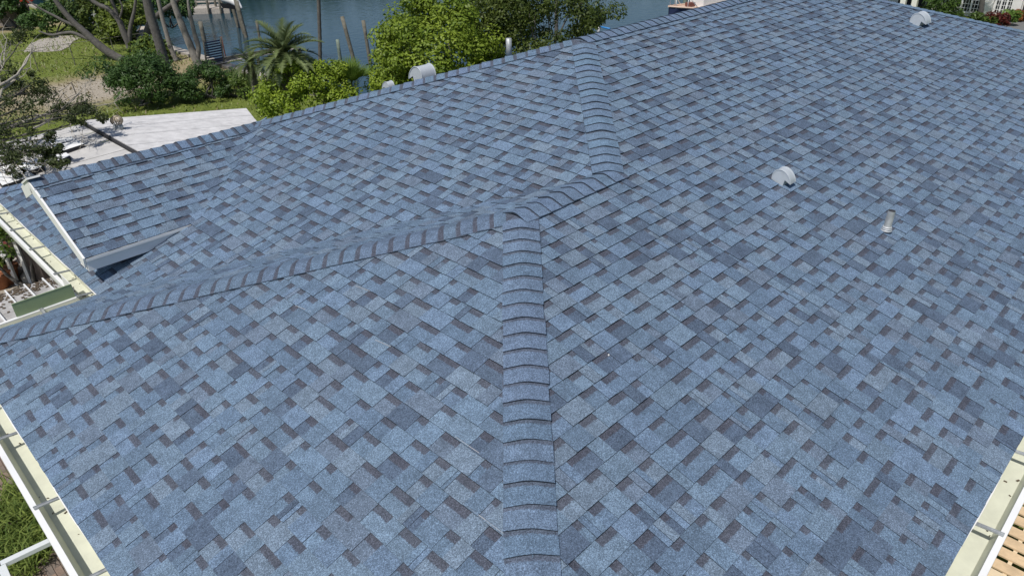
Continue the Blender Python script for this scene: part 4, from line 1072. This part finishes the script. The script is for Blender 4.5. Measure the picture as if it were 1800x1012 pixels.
for i, (px, py, r) in enumerate(((42,478,.28),(52,470,.22),(38,462,.2),(8,455,.25),(20,448,.2),(50,488,.16),(70,496,.14))):
    q = at(px,py,.05); mb = MB(); k = [rnd.uniform(.8,1.15) for _ in range(6)]
    mb.tube([q+V((0,0,-.05)), q+V((0,0,.05)), q+V((.02,.01,.14)), q+V((.02,0,.18))], [r*k[0],r*k[1],r*.7*k[2],r*.3], 7)
    tag(mb.obj('garden_stone', CONC), ('largest pale stone by the middle pergola post','pale stone behind the largest stone, towards the bench','small pale stone between the two front pergola posts','pale stone at the far left behind the pots','pale stone farthest back under the pergola','small pale stone at the foot of the right pergola post','smallest pale stone on the shaded side near the bench')[i], 'stone', 'pale stones by the pots')
p = at(8,405,.9); p = at(8,418,1.5); bush('climbing_plant', 'green climbing plant over the pergola at the left edge', 'plant', (p.x,p.y,1.5), (.8,.9,.4), 18, .35, 90, .12, FG0, mixc(FG1,YG1,.3), stems=2)

# paving below the left eave
root = link('paving', None); tag(root, kind='structure')
me_cache = []
for k in range(5):
    mb = MB(); c0 = mixc((.24,.17,.13),(.17,.14,.12),rnd.random()); mb.box((0,0,0),(.192,.092,.06),(*c0,0)); me_cache.append(mb.mesh('paver', PAVER))
cnt = 0
for i in range(-14, 22):
    for j in range(-30, 60):
        x, y = -4.15+i*.1, 7.0+j*.2+(.1 if i % 2 else 0)
        u, v_, k = to_px(V((x,y,0)))
        in1 = -20 < u < 75 and 740 < v_ < 905 and y > 8.05+.12*math.sin(x*7); in2 = 75 < u < 160 and 960 < v_ < 1025 and y < 6.45+.15*math.sin(x*9)
        if not (in1 or in2): continue
        o = link('paver', rnd.choice(me_cache), root, (x,y,-.012+rnd.uniform(-.003,.003))); o.rotation_euler = (rnd.uniform(-.02,.02),rnd.uniform(-.02,.02),math.pi/2); cnt += 1
mb = MB(); mb.poly([(-7,7.5,.004),(-3.0,7.5,.004),(-3.0,16,.004),(-7,16,.004)]); mb.poly([(-5,3.0,.004),(-3.05,3.0,.004),(-3.05,6.5,.004),(-5,6.5,.004)])
tag(mb.obj('paver_bed', mat('paver_bed_sand',(.13,.10,.08),1,var=.3,vscale=30)), kind='structure')
# weeds
mb = MB()
for i in range(5200):
    x, y = rnd.uniform(-5.4,-2.95), rnd.uniform(6.1,8.35)
    if y > 8.15+.2*math.sin(x*5) or y < 6.35+.2*math.sin(x*7): continue
    hg = rnd.uniform(.08,.42)*(1.2 if (x*3.1+y*2.3) % 1 > .5 else .7); a = rnd.uniform(0,6.28); b0_ = V((x,y,0)); l = V((math.cos(a),math.sin(a),0)); sd = V((-l.y,l.x,0))*rnd.uniform(.006,.016)
    col = (*mixc((.06,.11,.018),(.27,.34,.08),rnd.random()),0)
    m1 = b0_+l*hg*.35+V((0,0,hg*.7)); tp = b0_+l*hg*rnd.uniform(.7,1.2)+V((0,0,hg*.85))
    mb.poly([b0_-sd, b0_+sd, m1+sd*.8, m1-sd*.8], col); mb.poly([m1-sd*.8, m1+sd*.8, tp], col)
tag(mb.obj('weeds', LEAF), kind='stuff')
# white rail frame
root = empty('white_rail', 'white tubular rail frame over the weeds at the lower left', 'railing', at(5,990,2.6)); ZL = 2.6
a, b_, c2 = at(118,937,ZL), at(2,992,ZL), at(22,1040,ZL)
RAILM = mat('painted_rail', (.62,.65,.68), .5)
mb = MB(); mb.beam(a, b_, .07,.05); mb.obj('rail', RAILM, root)
mb = MB(); mb.beam(b_+V((0,-.04,-.002)), c2, .07,.05); mb.obj('rail', RAILM, root)
mb = MB(); mb.box((b_.x-.01,b_.y,ZL/2-.03),(.06,.06,ZL-.06)); mb.obj('post', RAILM, root)
for k in range(1,5):
    mb = MB(); o_ = (c2-b_)*(.17*k); mb.tube([a+o_+V((0,0,-.5)), b_+o_+V((0,0,-.5))], .005, 5); mb.obj('wire', GALV, root)
settle(root)

# ------------------------------------------------------------------ pallets below the right eave
root = empty('wooden_pallet', 'new pine pallet deck below the right gutter with gaps between boards', 'pallet', (3.6,-4.6,0)); ZP = 1.0
ua = at(1765,880,ZP); bx = MB(); 
x = at(1700,1012,ZP).x+.36; me_b = None; k = 0; y0, y1 = -5.6, -3.2
while x < 7.2:
    wd = .165; gap = .06 if k % 3 else .085
    mb = MB(); mb.box((x+wd/2,(y0+y1)/2,ZP+rnd.uniform(-.003,.003)),(wd,y1-y0,.022)); o = mb.obj('board', PINE, root); x += wd+gap; k += 1
xs0 = at(1700,1012,ZP).x
for y in (-3.30,-3.72,-4.25,-4.8,-5.4):
    mb = MB(); mb.box(((xs0+7.2)/2,y,ZP-.062),(7.2-xs0,.045,.095)); mb.obj('stringer', PINE2, root)
for xk in (xs0+.4, 5.2, 7.0):
    for y in (-3.5,-5.3): mb = MB(); mb.box((xk,y,.44),(.1,.1,.88)); mb.obj('leg', PINE2, root)
settle(root)
mb = MB(); mb.box((xs0-.25,-4.4,ZP+.022),(1.1,2.4,.02)); tag(mb.obj('plywood_sheet', PINE2), 'pale plywood sheet lying at the lower right corner', 'plywood')
mb = MB(); mb.box((xs0-1.0,-4.4,ZP-.01),(.36,2.4,.03)); tag(mb.obj('timber_plank', PINE), 'pine plank beside the plywood sheet at the bottom right', 'plank')
bpy.context.view_layer.update()
